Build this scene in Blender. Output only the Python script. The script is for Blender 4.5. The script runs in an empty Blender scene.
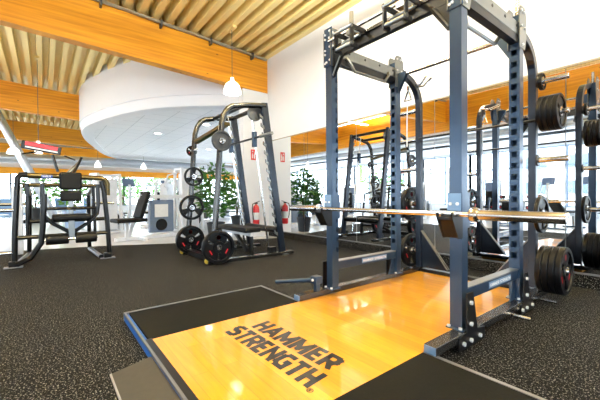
import bpy, bmesh, math, random
from mathutils import Vector, Matrix
random.seed(7)
PI = math.pi
S = bpy.context.scene
COL = S.collection
R = math.radians

# ------------------------------------------------------------------ materials
MATS = {}
def mat(name, col=(.5, .5, .5), rough=.5, metal=0, coat=0, emit=None, estr=1, noise=None, spec=None, bump=None):
    """principled material; every one carries a little procedural variation"""
    m = bpy.data.materials.new(name); m.use_nodes = True
    nt = m.node_tree; b = nt.nodes['Principled BSDF']
    b.inputs['Base Color'].default_value = (*col, 1)
    b.inputs['Roughness'].default_value = rough
    b.inputs['Metallic'].default_value = metal
    b.inputs['Coat Weight'].default_value = coat
    b.inputs['Coat Roughness'].default_value = .08
    if spec is not None: b.inputs['Specular IOR Level'].default_value = spec
    if emit:
        b.inputs['Emission Color'].default_value = (*emit, 1); b.inputs['Emission Strength'].default_value = estr
    sc, amt = noise if noise else (14, .12)
    tc = nt.nodes.new('ShaderNodeTexCoord'); n = nt.nodes.new('ShaderNodeTexNoise'); n.inputs['Scale'].default_value = sc
    n.inputs['Detail'].default_value = 4
    nt.links.new(tc.outputs['Object'], n.inputs['Vector'])
    mr = nt.nodes.new('ShaderNodeMapRange'); mr.inputs[3].default_value = 1 - amt; mr.inputs[4].default_value = 1 + amt
    nt.links.new(n.outputs['Fac'], mr.inputs[0])
    mx = nt.nodes.new('ShaderNodeVectorMath'); mx.operation = 'SCALE'; mx.inputs[0].default_value = col
    nt.links.new(mr.outputs[0], mx.inputs['Scale']); nt.links.new(mx.outputs[0], b.inputs['Base Color'])
    if bump:
        bp = nt.nodes.new('ShaderNodeBump'); bp.inputs['Strength'].default_value = bump; bp.inputs['Distance'].default_value = .004
        nt.links.new(n.outputs['Fac'], bp.inputs['Height']); nt.links.new(bp.outputs[0], b.inputs['Normal'])
    MATS[name] = m
    return m

mat('rack_paint', (.024, .052, .100), .3, .5, .3)
mat('base_steel', (.07, .065, .06), .25, .8, .2)
mat('cap_blue', (.16, .27, .42), .35, .3, .3)
mat('rack_dark', (.007, .013, .026), .3, .4, .2)
mat('rack_silver', (.20, .21, .205), .28, .75, .2)
mat('steel', (.58, .58, .58), .2, 1)
mat('bronze', (.43, .39, .34), .25, 1)
mat('bolt_zinc', (.75, .76, .76), .3, .35)
mat('frame_gloss', (.055, .055, .053), .22, .8, .2)
mat('dark_steel', (.015, .016, .018), .35, .6)
mat('black_plate', (.004, .004, .005), .35, 0, 0, spec=.3)
mat('rubber_black', (.002, .0023, .003), .38, 0, 0, spec=.2)
mat('mat_rubber', (.006, .006, .0052), .6, 0, 0, noise=(60, .35), bump=.15, spec=.05)
mat('ramp_rubber', (.035, .033, .028), .45, noise=(30, .25), spec=.3)
mat('edge_metal', (.26, .27, .28), .35, .8)
mat('blue_edge', (.01, .12, .42), .45)
mat('white_paint', (.80, .81, .83), .6, noise=(3, .02))
mat('drum_white', (.84, .86, .90), .6, noise=(2, .02))
mat('machine_white', (.72, .74, .77), .35, 0, .3)
mat('machine_blue', (.13, .18, .28), .4, 0, .2)
mat('vinyl_black', (.004, .004, .004), .5, noise=(90, .2), bump=.2, spec=.18)
mat('frame_dark', (.005, .005, .005), .28, .3, .15, spec=.35)
mat('frame_olive', (.09, .065, .02), .3, .8, .2)
mat('chrome', (.72, .72, .72), .12, 1)
mat('red', (.62, .01, .015), .35, 0, .3)
mat('red_sign', (.70, .03, .02), .5)
mat('orange_patch', (.8, .25, .05), .5)
mat('white_label', (.75, .76, .76), .5)
mat('blue_label', (.02, .07, .35), .4)
mat('yellow', (.75, .5, .05), .4)
mat('green_sign', (.32, .72, .06), .5)
mat('leaf', (.045, .16, .02), .4, noise=(8, .5))
mat('leaf_light', (.12, .30, .05), .5, noise=(8, .5))
mat('bark', (.10, .06, .03), .8)
mat('pot_dark', (.022, .026, .032), .5)
mat('pot_blue', (.35, .5, .75), .4)
mat('duct_metal', (.55, .58, .62), .3, .7)
mat('pipe_dark', (.10, .11, .12), .35, .6)
mat('cable_grey', (.33, .29, .2), .6)
mat('ink', (.012, .011, .009), .3, 0, .4, noise=(40, .3))
mat('mullion', (.30, .40, .55), .45)
mat('light_floor', (.74, .74, .74), .22, 0, .2, noise=(.8, .08))
mat('ground', (.80, .80, .78), .9, noise=(2, .2))
mat('facade', (.70, .68, .64), .8)
mat('glass_dark', (.1, .14, .18), .1, 0, .5)
mat('chair_blue', (.20, .36, .62), .5)
mat('lamp_shade', (.9, .9, .88), .4, emit=(1, .96, .88), estr=2.2)
mat('lamp_bulb', (1, .9, .7), .4, emit=(1, .86, .6), estr=18)
mat('spot', (1, 1, 1), .4, emit=(1, .98, .95), estr=6)

def nodes(name):
    m = bpy.data.materials.new(name); m.use_nodes = True; MATS[name] = m
    nt = m.node_tree; return m, nt, nt.nodes['Principled BSDF'], nt.nodes.new, nt.links.new

def glass():
    m, nt, b, N, L = nodes('glass')
    tr = N('ShaderNodeBsdfTransparent'); tr.inputs[0].default_value = (.95, .98, .99, 1)
    gl = N('ShaderNodeBsdfGlossy'); gl.inputs['Roughness'].default_value = .02
    fr = N('ShaderNodeFresnel'); fr.inputs[0].default_value = 1.45
    mx = N('ShaderNodeMixShader'); L(fr.outputs[0], mx.inputs[0]); L(tr.outputs[0], mx.inputs[1]); L(gl.outputs[0], mx.inputs[2])
    L(mx.outputs[0], nt.nodes['Material Output'].inputs[0])
glass()

def mirror():
    m, nt, b, N, L = nodes('mirror')
    b.inputs['Base Color'].default_value = (.88, .91, .93, 1); b.inputs['Metallic'].default_value = 1; b.inputs['Roughness'].default_value = .012
mirror()

def rubber_floor():
    m, nt, b, N, L = nodes('rubber_floor')
    tc = N('ShaderNodeTexCoord')
    v = N('ShaderNodeTexNoise'); v.inputs['Scale'].default_value = 105; v.inputs['Detail'].default_value = 2.5; v.inputs['Roughness'].default_value = .7
    L(tc.outputs['Object'], v.inputs['Vector'])
    r = N('ShaderNodeValToRGB')
    e = r.color_ramp.elements; e[0].position = .57; e[0].color = (.0022, .0022, .0025, 1); e[1].position = .65; e[1].color = (.27, .262, .24, 1)
    L(v.outputs['Fac'], r.inputs[0])
    n2 = N('ShaderNodeTexNoise'); n2.inputs['Scale'].default_value = .9; L(tc.outputs['Object'], n2.inputs['Vector'])
    mr = N('ShaderNodeMapRange'); mr.inputs[3].default_value = .75; mr.inputs[4].default_value = 1.25; L(n2.outputs['Fac'], mr.inputs[0])
    sc = N('ShaderNodeVectorMath'); sc.operation = 'SCALE'; L(r.outputs[0], sc.inputs[0]); L(mr.outputs[0], sc.inputs['Scale'])
    L(sc.outputs[0], b.inputs['Base Color'])
    b.inputs['Roughness'].default_value = .7; b.inputs['Specular IOR Level'].default_value = .06
    bp = N('ShaderNodeBump'); bp.inputs['Strength'].default_value = .5; bp.inputs['Distance'].default_value = .003
    L(v.outputs['Fac'], bp.inputs['Height']); L(bp.outputs[0], b.inputs['Normal'])
rubber_floor()

def wood_deck():
    m, nt, b, N, L = nodes('wood_deck')
    tc = N('ShaderNodeTexCoord')
    br = N('ShaderNodeTexBrick'); br.offset = .37; br.inputs['Scale'].default_value = 1
    br.inputs['Brick Width'].default_value = .9; br.inputs['Row Height'].default_value = .085; br.inputs['Mortar Size'].default_value = .0008
    br.inputs['Color1'].default_value = (.82, .365, .012, 1); br.inputs['Color2'].default_value = (.72, .285, .008, 1); br.inputs['Mortar'].default_value = (.45, .16, .015, 1)
    L(tc.outputs['Object'], br.inputs['Vector'])
    mp = N('ShaderNodeMapping'); mp.inputs['Scale'].default_value = (2.2, 30, 1); L(tc.outputs['Object'], mp.inputs['Vector'])
    n = N('ShaderNodeTexNoise'); n.inputs['Scale'].default_value = 1.6; n.inputs['Detail'].default_value = 6; L(mp.outputs[0], n.inputs['Vector'])
    mr = N('ShaderNodeMapRange'); mr.inputs[3].default_value = .72; mr.inputs[4].default_value = 1.25; L(n.outputs['Fac'], mr.inputs[0])
    sc = N('ShaderNodeVectorMath'); sc.operation = 'SCALE'; L(br.outputs['Color'], sc.inputs[0]); L(mr.outputs[0], sc.inputs['Scale'])
    L(sc.outputs[0], b.inputs['Base Color'])
    b.inputs['Roughness'].default_value = .28; b.inputs['Coat Weight'].default_value = 1; b.inputs['Coat Roughness'].default_value = .07
    n3 = N('ShaderNodeTexNoise'); n3.inputs['Scale'].default_value = 6; L(tc.outputs['Object'], n3.inputs['Vector'])
    bp = N('ShaderNodeBump'); bp.inputs['Strength'].default_value = .25; bp.inputs['Distance'].default_value = .004
    L(n3.outputs['Fac'], bp.inputs['Height']); L(bp.outputs[0], b.inputs['Coat Normal']); L(bp.outputs[0], b.inputs['Normal'])
wood_deck()

def glulam(name, axis):
    m, nt, b, N, L = nodes(name)
    tc = N('ShaderNodeTexCoord')
    mp = N('ShaderNodeMapping'); mp.inputs['Scale'].default_value = (1.2, .5, 14) if axis == 'Y' else (.5, 1.2, 14)
    L(tc.outputs['Object'], mp.inputs['Vector'])
    n = N('ShaderNodeTexNoise'); n.inputs['Scale'].default_value = 1.5; n.inputs['Detail'].default_value = 7; L(mp.outputs[0], n.inputs['Vector'])
    r = N('ShaderNodeValToRGB'); e = r.color_ramp.elements
    e[0].position = .3; e[0].color = (.68, .24, .006, 1); e[1].position = .72; e[1].color = (.98, .44, .02, 1)
    L(n.outputs['Fac'], r.inputs[0])
    k = N('ShaderNodeTexVoronoi'); k.inputs['Scale'].default_value = 2.4
    mp2 = N('ShaderNodeMapping'); mp2.inputs['Scale'].default_value = (1, .8, 1.6) if axis == 'Y' else (.8, 1, 1.6); L(tc.outputs['Object'], mp2.inputs['Vector']); L(mp2.outputs[0], k.inputs['Vector'])
    kr = N('ShaderNodeValToRGB'); e = kr.color_ramp.elements; e[0].position = .035; e[0].color = (.22, .09, .02, 1); e[1].position = .065; e[1].color = (1, 1, 1, 1)
    L(k.outputs['Distance'], kr.inputs[0])
    mx = N('ShaderNodeMix'); mx.data_type = 'RGBA'; mx.blend_type = 'MULTIPLY'; mx.inputs[0].default_value = .8
    L(r.outputs[0], mx.inputs[6]); L(kr.outputs[0], mx.inputs[7]); L(mx.outputs[2], b.inputs['Base Color'])
    b.inputs['Roughness'].default_value = .5
glulam('glulam', 'Y'); glulam('glulam_x', 'X')

def tiles():
    m, nt, b, N, L = nodes('ceiling_tiles')
    tc = N('ShaderNodeTexCoord')
    br = N('ShaderNodeTexBrick'); br.offset = 0; br.inputs['Scale'].default_value = 1
    br.inputs['Brick Width'].default_value = .625; br.inputs['Row Height'].default_value = .625; br.inputs['Mortar Size'].default_value = .009
    br.inputs['Color1'].default_value = (.82, .83, .86, 1); br.inputs['Color2'].default_value = (.79, .81, .85, 1); br.inputs['Mortar'].default_value = (.50, .52, .56, 1)
    L(tc.outputs['Object'], br.inputs['Vector']); L(br.outputs['Color'], b.inputs['Base Color']); b.inputs['Roughness'].default_value = .45
tiles()

def deck_mat():
    m, nt, b, N, L = nodes('roof_deck')
    tc = N('ShaderNodeTexCoord'); n = N('ShaderNodeTexNoise'); n.inputs['Scale'].default_value = .7; L(tc.outputs['Object'], n.inputs['Vector'])
    r = N('ShaderNodeValToRGB'); e = r.color_ramp.elements; e[0].color = (.90, .70, .27, 1); e[1].color = (.95, .78, .36, 1); L(n.outputs['Fac'], r.inputs[0])
    L(r.outputs[0], b.inputs['Base Color']); b.inputs['Roughness'].default_value = .38; b.inputs['Metallic'].default_value = .25
deck_mat()

# ------------------------------------------------------------------ mesh builder
class MB:
    def __init__(s): s.v = []; s.f = []
    def add(s, vs, fs):
        o = len(s.v); s.v += [tuple(v) for v in vs]; s.f += [tuple(i + o for i in f) for f in fs]; return s
    def box(s, c, d, rz=0, M=None):
        x, y, z = d[0] / 2, d[1] / 2, d[2] / 2
        P = [Vector((sx * x, sy * y, sz * z)) for sz in (-1, 1) for sy in (-1, 1) for sx in (-1, 1)]
        if M is None: M = Matrix.Rotation(rz, 3, 'Z')
        P = [M @ p + Vector(c) for p in P]
        return s.add(P, [(0, 2, 3, 1), (4, 5, 7, 6), (0, 1, 5, 4), (2, 6, 7, 3), (0, 4, 6, 2), (1, 3, 7, 5)])
    def bx(s, a, b):
        return s.box([(a[i] + b[i]) / 2 for i in range(3)], [abs(b[i] - a[i]) for i in range(3)])
    def bar(s, p, q, w, h, up=(0, 0, 1)):
        """rectangular bar from p to q"""
        p, q = Vector(p), Vector(q); d = q - p; L = d.length; d.normalize(); u = Vector(up)
        if abs(d.dot(u)) > .98: u = Vector((0, 1, 0))
        r = d.cross(u).normalized(); u = r.cross(d)
        M = Matrix((r, d, u)).transposed()
        return s.box((p + q) / 2, (w, L, h), M=M)
    def tube(s, pts, r, n=12, cap=True):
        pts = [Vector(p) for p in pts]; rings = []; prev = None
        for i, p in enumerate(pts):
            if i == 0: d = pts[1] - p
            elif i == len(pts) - 1: d = p - pts[i - 1]
            else: d = (pts[i + 1] - p).normalized() + (p - pts[i - 1]).normalized()
            d.normalize()
            if prev is None:
                a = Vector((0, 0, 1)) if abs(d.z) < .9 else Vector((1, 0, 0))
                u = d.cross(a).normalized()
            else: u = (prev - d * prev.dot(d)).normalized()
            prev = u; w = d.cross(u)
            rr = r[i] if isinstance(r, (list, tuple)) else r
            rings.append([p + (u * math.cos(2 * PI * k / n) + w * math.sin(2 * PI * k / n)) * rr for k in range(n)])
        vs = [v for ring in rings for v in ring]; fs = []
        for i in range(len(rings) - 1):
            for k in range(n):
                a = i * n + k; b = i * n + (k + 1) % n
                fs.append((a, b, b + n, a + n))
        if cap: fs += [tuple(range(n))[::-1], tuple((len(rings) - 1) * n + k for k in range(n))]
        return s.add(vs, fs)
    def rpath(s, pts, w, h, side=(1, 0, 0)):
        """rectangular tube swept along points, width w along 'side', h across"""
        pts = [Vector(p) for p in pts]; sd = Vector(side); vs = []
        pts = [p for i, p in enumerate(pts) if i == 0 or (p - pts[i - 1]).length > 1e-4]
        for i, p in enumerate(pts):
            if i == 0: d = pts[1] - p; k = 1
            elif i == len(pts) - 1: d = p - pts[i - 1]; k = 1
            else:
                a = (pts[i + 1] - p).normalized(); b = (p - pts[i - 1]).normalized(); d = a + b; k = 1 / max(.5, math.cos(a.angle(b) / 2))
            d.normalize(); u = d.cross(sd).normalized() * k
            vs += [p - sd * w / 2 - u * h / 2, p + sd * w / 2 - u * h / 2, p + sd * w / 2 + u * h / 2, p - sd * w / 2 + u * h / 2]
        fs = []
        for i in range(len(pts) - 1):
            o = i * 4
            for k in range(4): fs.append((o + k, o + (k + 1) % 4, o + 4 + (k + 1) % 4, o + 4 + k))
        e = (len(pts) - 1) * 4; fs += [(3, 2, 1, 0), (e, e + 1, e + 2, e + 3)]
        return s.add(vs, fs)
    def lathe(s, prof, c=(0, 0, 0), axis='Z', n=28, closed=False):
        """prof: (radius, along-axis) pairs"""
        vs = []
        for k in range(n):
            a = 2 * PI * k / n
            for r, t in prof:
                x, y = r * math.cos(a), r * math.sin(a)
                p = {'Z': (x, y, t), 'X': (t, x, y), 'Y': (y, t, x)}[axis]
                vs.append((p[0] + c[0], p[1] + c[1], p[2] + c[2]))
        m = len(prof); fs = []
        for k in range(n):
            k2 = (k + 1) % n
            for i in range(m if closed else m - 1):
                j = (i + 1) % m
                fs.append((k * m + i, k2 * m + i, k2 * m + j, k * m + j))
        if not closed:
            if prof[0][0] > 1e-6: fs.append(tuple(k * m for k in range(n))[::-1])
            if prof[-1][0] > 1e-6: fs.append(tuple(k * m + m - 1 for k in range(n)))
        return s.add(vs, fs)
    def cyl(s, p, q, r, n=16): return s.tube([p, q], r, n)
    def prism(s, poly, axis, a, b):
        """poly of 2D points extruded from a to b along axis"""
        def P(u, v, t): return {'X': (t, u, v), 'Y': (u, t, v), 'Z': (u, v, t)}[axis]
        n = len(poly)
        vs = [P(u, v, a) for u, v in poly] + [P(u, v, b) for u, v in poly]
        fs = [tuple(range(n))[::-1], tuple(range(n, 2 * n))] + [(i, (i + 1) % n, n + (i + 1) % n, n + i) for i in range(n)]
        return s.add(vs, fs)
    def bolts(s, pts, d, r=.011, l=.012):
        d = Vector(d)
        for p in pts: s.tube([Vector(p), Vector(p) + d * l], r, 6)
        return s
    def build(s, name, m, parent=None, local=False, bevel=0, smooth=True):
        me = bpy.data.meshes.new(name)
        vs = s.v
        if parent is not None and not local:
            root = parent; W = Matrix.Identity(4)
            chain = []
            while root: chain.append(root); root = root.parent
            for c in reversed(chain): W = W @ Matrix.LocRotScale(c.location, c.rotation_euler, c.scale)
            Wi = W.inverted(); vs = [tuple(Wi @ Vector(v)) for v in vs]
        me.from_pydata(vs, [], s.f); me.update()
        bm = bmesh.new(); bm.from_mesh(me); bmesh.ops.recalc_face_normals(bm, faces=bm.faces)
        for f in bm.faces: f.smooth = smooth
        for e in bm.edges:
            if len(e.link_faces) == 2 and e.calc_face_angle(0) > .6: e.smooth = False
        bm.to_mesh(me); bm.free()
        me.materials.append(MATS[m])
        o = bpy.data.objects.new(name, me); COL.objects.link(o)
        if parent is not None: o.parent = parent
        if bevel:
            b = o.modifiers.new('bevel', 'BEVEL'); b.width = bevel; b.segments = 2; b.limit_method = 'ANGLE'; b.angle_limit = .7
        return o

def each_bolt(pts, d, r, l, m, parent, name='bolt'):
    first = None
    for p in pts:
        if first is None:
            first = MB().tube([(0, 0, 0), Vector(d) * l], r, 6).build(name, m, parent, local=True); o = first
        else:
            o = first.copy(); COL.objects.link(o)
        W = Matrix.Identity(4); c = parent; ch = []
        while c: ch.append(c); c = c.parent
        for c in reversed(ch): W = W @ Matrix.LocRotScale(c.location, c.rotation_euler, c.scale)
        o.location = W.inverted() @ Vector(p)
def tag(o, label=None, cat=None, group=None, kind=None):
    if label: o['label'] = label
    if cat: o['category'] = cat
    if group: o['group'] = group
    if kind: o['kind'] = kind
    return o
def thing(name, label, cat, loc=(0, 0, 0), rz=0, group=None):
    o = bpy.data.objects.new(name, None); o.empty_display_size = .1; COL.objects.link(o)
    o.location = loc; o.rotation_euler = (0, 0, rz)
    return tag(o, label, cat, group)
def struct(o): o['kind'] = 'structure'; return o
def copy_tree(o, parent=None):
    c = o.copy(); COL.objects.link(c)
    if parent: c.parent = parent
    for ch in list(o.children): copy_tree(ch, c)
    return c
def arc(c, r, a0, a1, n, plane='YZ', x=0):
    out = []
    for i in range(n + 1):
        a = R(a0 + (a1 - a0) * i / n)
        u, v = c[0] + r * math.cos(a), c[1] + r * math.sin(a)
        out.append({'YZ': (x, u, v), 'XZ': (u, x, v), 'XY': (u, v, x)}[plane])
    return out

# letters as thick strokes on a 0..w x 0..1 cell
GL = {
 'H': (.72, [[(.12, 0), (.12, 1)], [(.60, 0), (.60, 1)], [(.12, .5), (.60, .5)]]),
 'A': (.78, [[(.08, 0), (.39, .97), (.70, 0)], [(.2, .3), (.58, .3)]]),
 'M': (.92, [[(.12, 0), (.12, .95), (.46, .25), (.80, .95), (.80, 0)]]),
 'E': (.62, [[(.12, 0), (.12, 1)], [(.12, .9), (.56, .9)], [(.12, .5), (.52, .5)], [(.12, .1), (.56, .1)]]),
 'R': (.72, [[(.12, 0), (.12, 1)], [(.12, .9), (.48, .9), (.6, .8), (.6, .58), (.48, .46), (.12, .46)], [(.36, .46), (.62, 0)]]),
 'S': (.68, [[(.6, .9), (.22, .9), (.1, .78), (.1, .62), (.22, .52), (.48, .5), (.6, .4), (.6, .22), (.48, .1), (.06, .1)]]),
 'T': (.66, [[(.33, 0), (.33, 1)], [(.02, .9), (.64, .9)]]),
 'N': (.74, [[(.12, 0), (.12, .96), (.62, .04), (.62, 1)]]),
 'G': (.74, [[(.64, .88), (.26, .9), (.1, .72), (.1, .28), (.26, .1), (.62, .1), (.62, .48), (.4, .48)]]),
 ' ': (.4, [])}
def lettering(mb, text, org, ux, uy, length, height, weight=.19, lift=.0012):
    ux, uy = Vector(ux).normalized(), Vector(uy).normalized(); nz = ux.cross(uy)
    tot = sum(GL[c][0] for c in text) + .06 * (len(text) - 1)
    kx = length / tot; cur = 0; nst = 0
    for c in text:
        w, strokes = GL[c]
        for st in strokes:
            for i in range(len(st) - 1):
                nst += 1
                a = Vector(st[i]); b = Vector(st[i + 1]); d = (b - a).normalized(); n = Vector((-d.y, d.x)) * weight / 2
                e0 = d * (weight / 2 if i > 0 else 0); e1 = d * (weight / 2 if i < len(st) - 2 else 0)
                q = [a - e0 + n, a - e0 - n, b + e1 - n, b + e1 + n]
                vs = []
                for p in q:
                    y = min(1, max(0, p.y))
                    vs.append(Vector(org) + ux * (cur + p.x) * kx + uy * y * height + nz * (lift + nst % 7 * .00012))
                mb.add(vs, [(0, 1, 2, 3)])
        cur += w + .06
    return mb

# ------------------------------------------------------------------ the building
MY = 4.28                       # mirror wall plane
PX = -6.73                      # pillar / first beam plane
def roof(y): return 4.24 + .055 * (4.28 - y)
X0, X1, Y0, Y1 = -27.0, 6.0, -11.0, 14.0

# floors
fl = MB().add([(-7.95, -1.5, 0), (X1, -1.5, 0), (X1, MY, 0), (-6.2, MY, 0), (-6.25, 3.95, 0), (-6.84, 2.19, 0), (-7.45, .85, 0), (-7.8, -.6, 0)], [(0, 1, 2, 3, 4, 5, 6, 7)])
struct(fl.build('floor', 'rubber_floor', smooth=False))
lf = MB().add([(X0, Y0, -.004), (X1, Y0, -.004), (X1, Y1, -.004), (X0, Y1, -.004)], [(0, 1, 2, 3)])
struct(lf.build('floor', 'light_floor', smooth=False))
g = MB().add([(-70, -60, -.15), (40, -60, -.15), (40, 60, -.15), (-70, 60, -.15)], [(0, 1, 2, 3)])
struct(g.build('ground', 'ground', smooth=False))

# corrugated roof deck, ribs along X
def deck(xa, xb, ya, yb, pitch=.25, dep=.17):
    mb = MB(); y = yb; prof = []
    while y > ya:
        for dy, dz in ((0, 0), (.105, 0), (.12, dep), (.235, dep)):
            prof.append((y - dy, roof(y - dy) + dz))
        y -= pitch
    vs = []
    for (yy, zz) in prof: vs += [(xa, yy, zz), (xb, yy, zz)]
    mb.add(vs, [(2 * i, 2 * i + 1, 2 * i + 3, 2 * i + 2) for i in range(len(prof) - 1)])
    vs = [(xa, ya - .3, roof(ya) + .25), (xb, ya - .3, roof(ya) + .25), (xb, yb + .2, roof(yb) + .25), (xa, yb + .2, roof(yb) + .25)]
    mb.add(vs, [(0, 1, 2, 3)])
    return mb
struct(deck(PX - .1, X1, -4.0, MY).build('ceiling', 'roof_deck', smooth=False))
struct(deck(X0, PX - .1, -4.0, Y1).build('ceiling', 'roof_deck', smooth=False))
struct(MB().bx((X0, Y0, 3.42), (X1, -4.12, 3.5)).build('ceiling', 'ceiling_tiles', smooth=False))

# glulam beams
def glu(x, ya, yb, label, dz=.0):
    w = .2
    mb = MB().prism([(ya, 3.41 + .05 * (4.28 - ya)), (yb, 3.41 + .05 * (4.28 - yb)), (yb, roof(yb) - .005), (ya, roof(ya) - .005)], 'X', x - w, x)
    tag(mb.build('glulam_beam', 'glulam', smooth=False), label, 'roof beam', 'glulam roof beams')
glu(PX, -4.0, MY - .01, 'nearest orange timber roof beam, ending at the white wall above the pillar')
glu(-13.4, -4.0, Y1, 'second orange timber roof beam, left of the round white ceiling drum')
glu(-20.1, -4.0, Y1, 'farthest orange timber roof beam, lowest of the three at the left edge')
tag(MB().prism([(-4.12, 3.5), (-4.0, 3.5), (-4.0, roof(-4) - .01), (-4.12, roof(-4) - .01)], 'X', X0, X1).build('glulam_beam', 'glulam_x', smooth=False),
    'wide orange timber cross beam seen in the top of the mirrors', 'roof beam')

# conduit / cable tray along the top of the nearest beam
ct = thing('cable_tray', 'grey cable tray clipped along the top of the nearest timber beam', 'cable tray', (PX, 0, 4.3))
def ty(y, dz, dx=.05): return (PX + dx, y, roof(y) + dz)
ct_b = MB()
ct_b.bar(ty(-3.9, -.05, .04), ty(4.2, -.05, .04), .06, .04); ct_b.build('tray', 'cable_grey', ct)
cb = MB()
for k in range(3):
    pts = [ty(-3.9 + i * .3, -.075 - .012 * math.sin(i * 1.7 + k), .07 + .02 * k) for i in range(28)]
    cb.tube(pts, .009, 6)
cb.build('cables', 'cable_grey', ct)
for i in range(8):
    y = -3.2 + i * 1.0
    MB().bx((PX + .002, y, roof(y) - .16), (PX + .12, y + .035, roof(y) - .03)).build('clip', 'pipe_dark', ct)

# wall with the mirrors, plinth, pillar
wr = MB().bx((PX, MY, 2.26), (X1, MY + .2, roof(MY) + .12))
struct(wr.build('wall_right', 'white_paint', smooth=False))
struct(MB().bx((PX, MY + .02, 0), (X1, MY + .2, 2.26)).build('wall_right', 'white_paint', smooth=False))
struct(MB().bx((PX + .002, MY - .012, .0), (X1, MY + .02, .135)).build('baseboard_right', 'rubber_floor', smooth=False))
tr = MB().bx((PX + .002, MY - .016, .135), (X1, MY + .02, .15)).build('trim_1', 'edge_metal', smooth=False); struct(tr)
struct(MB().bx((PX - .2, 3.61, 0), (PX, MY, 3.42)).build('trim_2', 'white_paint', smooth=False))
edges = [PX + .004, -5.35, -3.90, -2.45, -1.0, .45, 1.9, 3.35, 4.8]
what = ['beside the white pillar, with the plant and fire extinguisher in it', 'left of the power rack, with the machines reflected in it',
        'seen through the left side of the power rack', 'seen through the middle of the power rack', 'behind the stored plates at the right edge of the photo']
for i in range(8):
    a, b = edges[i] + .004, edges[i + 1] - .004
    o = MB().bx((a, MY, .152), (b, MY + .018, 2.258)).build('mirror_panel', 'mirror', smooth=False)
    tag(o, ('tall wall mirror panel ' + what[i]) if i < 5 else 'tall wall mirror panel beyond the right edge of the photo', 'mirror', 'wall mirrors')
struct(MB().bx((PX, MY - .004, 2.256), (X1, MY + .01, 2.275)).build('trim_3', 'cable_grey', smooth=False))

# outer walls with glazing
WN = [0]
def glazed_wall(side, p, q, n, z0=.35, z1=3.0, top=5.4):
    p, q = Vector(p), Vector(q); d = q - p; L = d.length; u = d.normalized()
    nm = Vector((-u.y, u.x, 0))
    w = MB()
    w.bar(p + Vector((0, 0, (z1 + top) / 2)), q + Vector((0, 0, (z1 + top) / 2)), .2, top - z1)
    struct(w.build('wall_' + side, 'white_paint', smooth=False))
    w = MB(); w.bar(p + Vector((0, 0, z0 / 2)), q + Vector((0, 0, z0 / 2)), .2, z0)
    struct(w.build('wall_' + side, 'white_paint', smooth=False))
    for i in range(n):
        WN[0] += 1
        a = p + u * (L * i / n); b = p + u * (L * (i + 1) / n); m = MB()
        for t in (0, .5, 1):
            c = a.lerp(b, t); m.bar(c + Vector((0, 0, z0)), c + Vector((0, 0, z1)), .14 if t != .5 else .08, .08)
        for z in (z0 + .03, z0 + (z1 - z0) * .68, z1 - .03):
            m.bar(a + Vector((0, 0, z)), b + Vector((0, 0, z)), .06, .06)
        fr = struct(m.build('window_%d' % WN[0], 'mullion', smooth=False))
        gm = MB(); gm.add([a + Vector((0, 0, z0)), b + Vector((0, 0, z0)), b + Vector((0, 0, z1)), a + Vector((0, 0, z1))], [(0, 1, 2, 3)])
        gm.build('pane', 'glass', fr, smooth=False)
glazed_wall('left', (X0, Y0, 0), (X0, Y1, 0), 8, z1=2.55)
tag(MB().bx((X0 + .11, -3.9, 2.45), (X0 + .3, Y1 - .1, 2.85)).build('glulam_beam', 'glulam', smooth=False), 'orange timber lintel over the far windows, below the long air duct', 'roof beam', 'glulam roof beams')
tag(MB().bx((X0 + .11, -3.9, 3.15), (X0 + .3, Y1 - .1, 4.3)).build('glulam_beam', 'glulam', smooth=False), 'deep orange timber edge beam on the far wall, above the long air duct', 'roof beam', 'glulam roof beams')
glazed_wall('front', (X1, Y0, 0), (X0, Y0, 0), 11, z1=3.3)
glazed_wall('back', (X0, Y1, 0), (PX - .1, Y1, 0), 7)
glazed_wall('far', (X1, MY, 0), (X1, Y0, 0), 5, z1=3.2)
# side wall that closes the drum room behind the mirror wall
struct(MB().bx((PX - .2, MY, 0), (PX, Y1, 4.2)).build('wall_side', 'white_paint', smooth=False))

# round white ceiling drum
dr = thing('ceiling_drum', 'large round white suspended ceiling drum with tiled underside', 'ceiling drum', (-13.0, 8.4, 3.15))
# only the half that lies in the room counts; a full ring is built
CP = [(-5.6, 6.6), (-6.3, 5.1), (-7.06, 3.70), (-8.77, 1.99), (-11.46, 1.07), (-13.5, .98), (-16.2, 1.5), (-20.4, 2.8), (-23.0, 5.2), (-24.4, 8.2), (-25.0, 11.5), (-25.0, 14.0)]
def spline(P, n=10):
    P = [Vector(p) for p in P]; out = []
    for i in range(1, len(P) - 2):
        for k in range(n):
            t = k / n; p0, p1, p2, p3 = P[i - 1:i + 3]
            out.append(.5 * ((2 * p1) + (p2 - p0) * t + (2 * p0 - 5 * p1 + 4 * p2 - p3) * t * t + (3 * p1 - p0 - 3 * p2 + p3) * t ** 3))
    return out + [P[-2]]
DP = [p for p in spline(CP) if p.x < PX - .25]
NR = []
for i, p in enumerate(DP):
    d = (DP[min(i + 1, len(DP) - 1)] - DP[max(i - 1, 0)]).normalized(); NR.append(Vector((-d.y, d.x)) * -1 if Vector((-d.y, d.x)).dot(Vector((-15, 10)) - p) < 0 else Vector((-d.y, d.x)))
def ring(prof):
    mb = MB(); vs = []; m = len(prof)
    for p, n in zip(DP, NR):
        for r, z in prof:
            v = p + n * r; vs.append((v.x, v.y, z))
    return mb.add(vs, [(k * m + i, (k + 1) * m + i, (k + 1) * m + i + 1, k * m + i + 1) for k in range(len(DP) - 1) for i in range(m - 1)])
ring([(0, 3.40), (0, 4.62)]).build('drum_wall', 'drum_white', dr)
ring([(.0, 3.40), (.03, 3.38), (.04, 3.21), (.07, 3.14), (.17, 3.115), (.40, 3.115), (.41, 3.15)]).build('rim_moulding', 'drum_white', dr)
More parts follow.
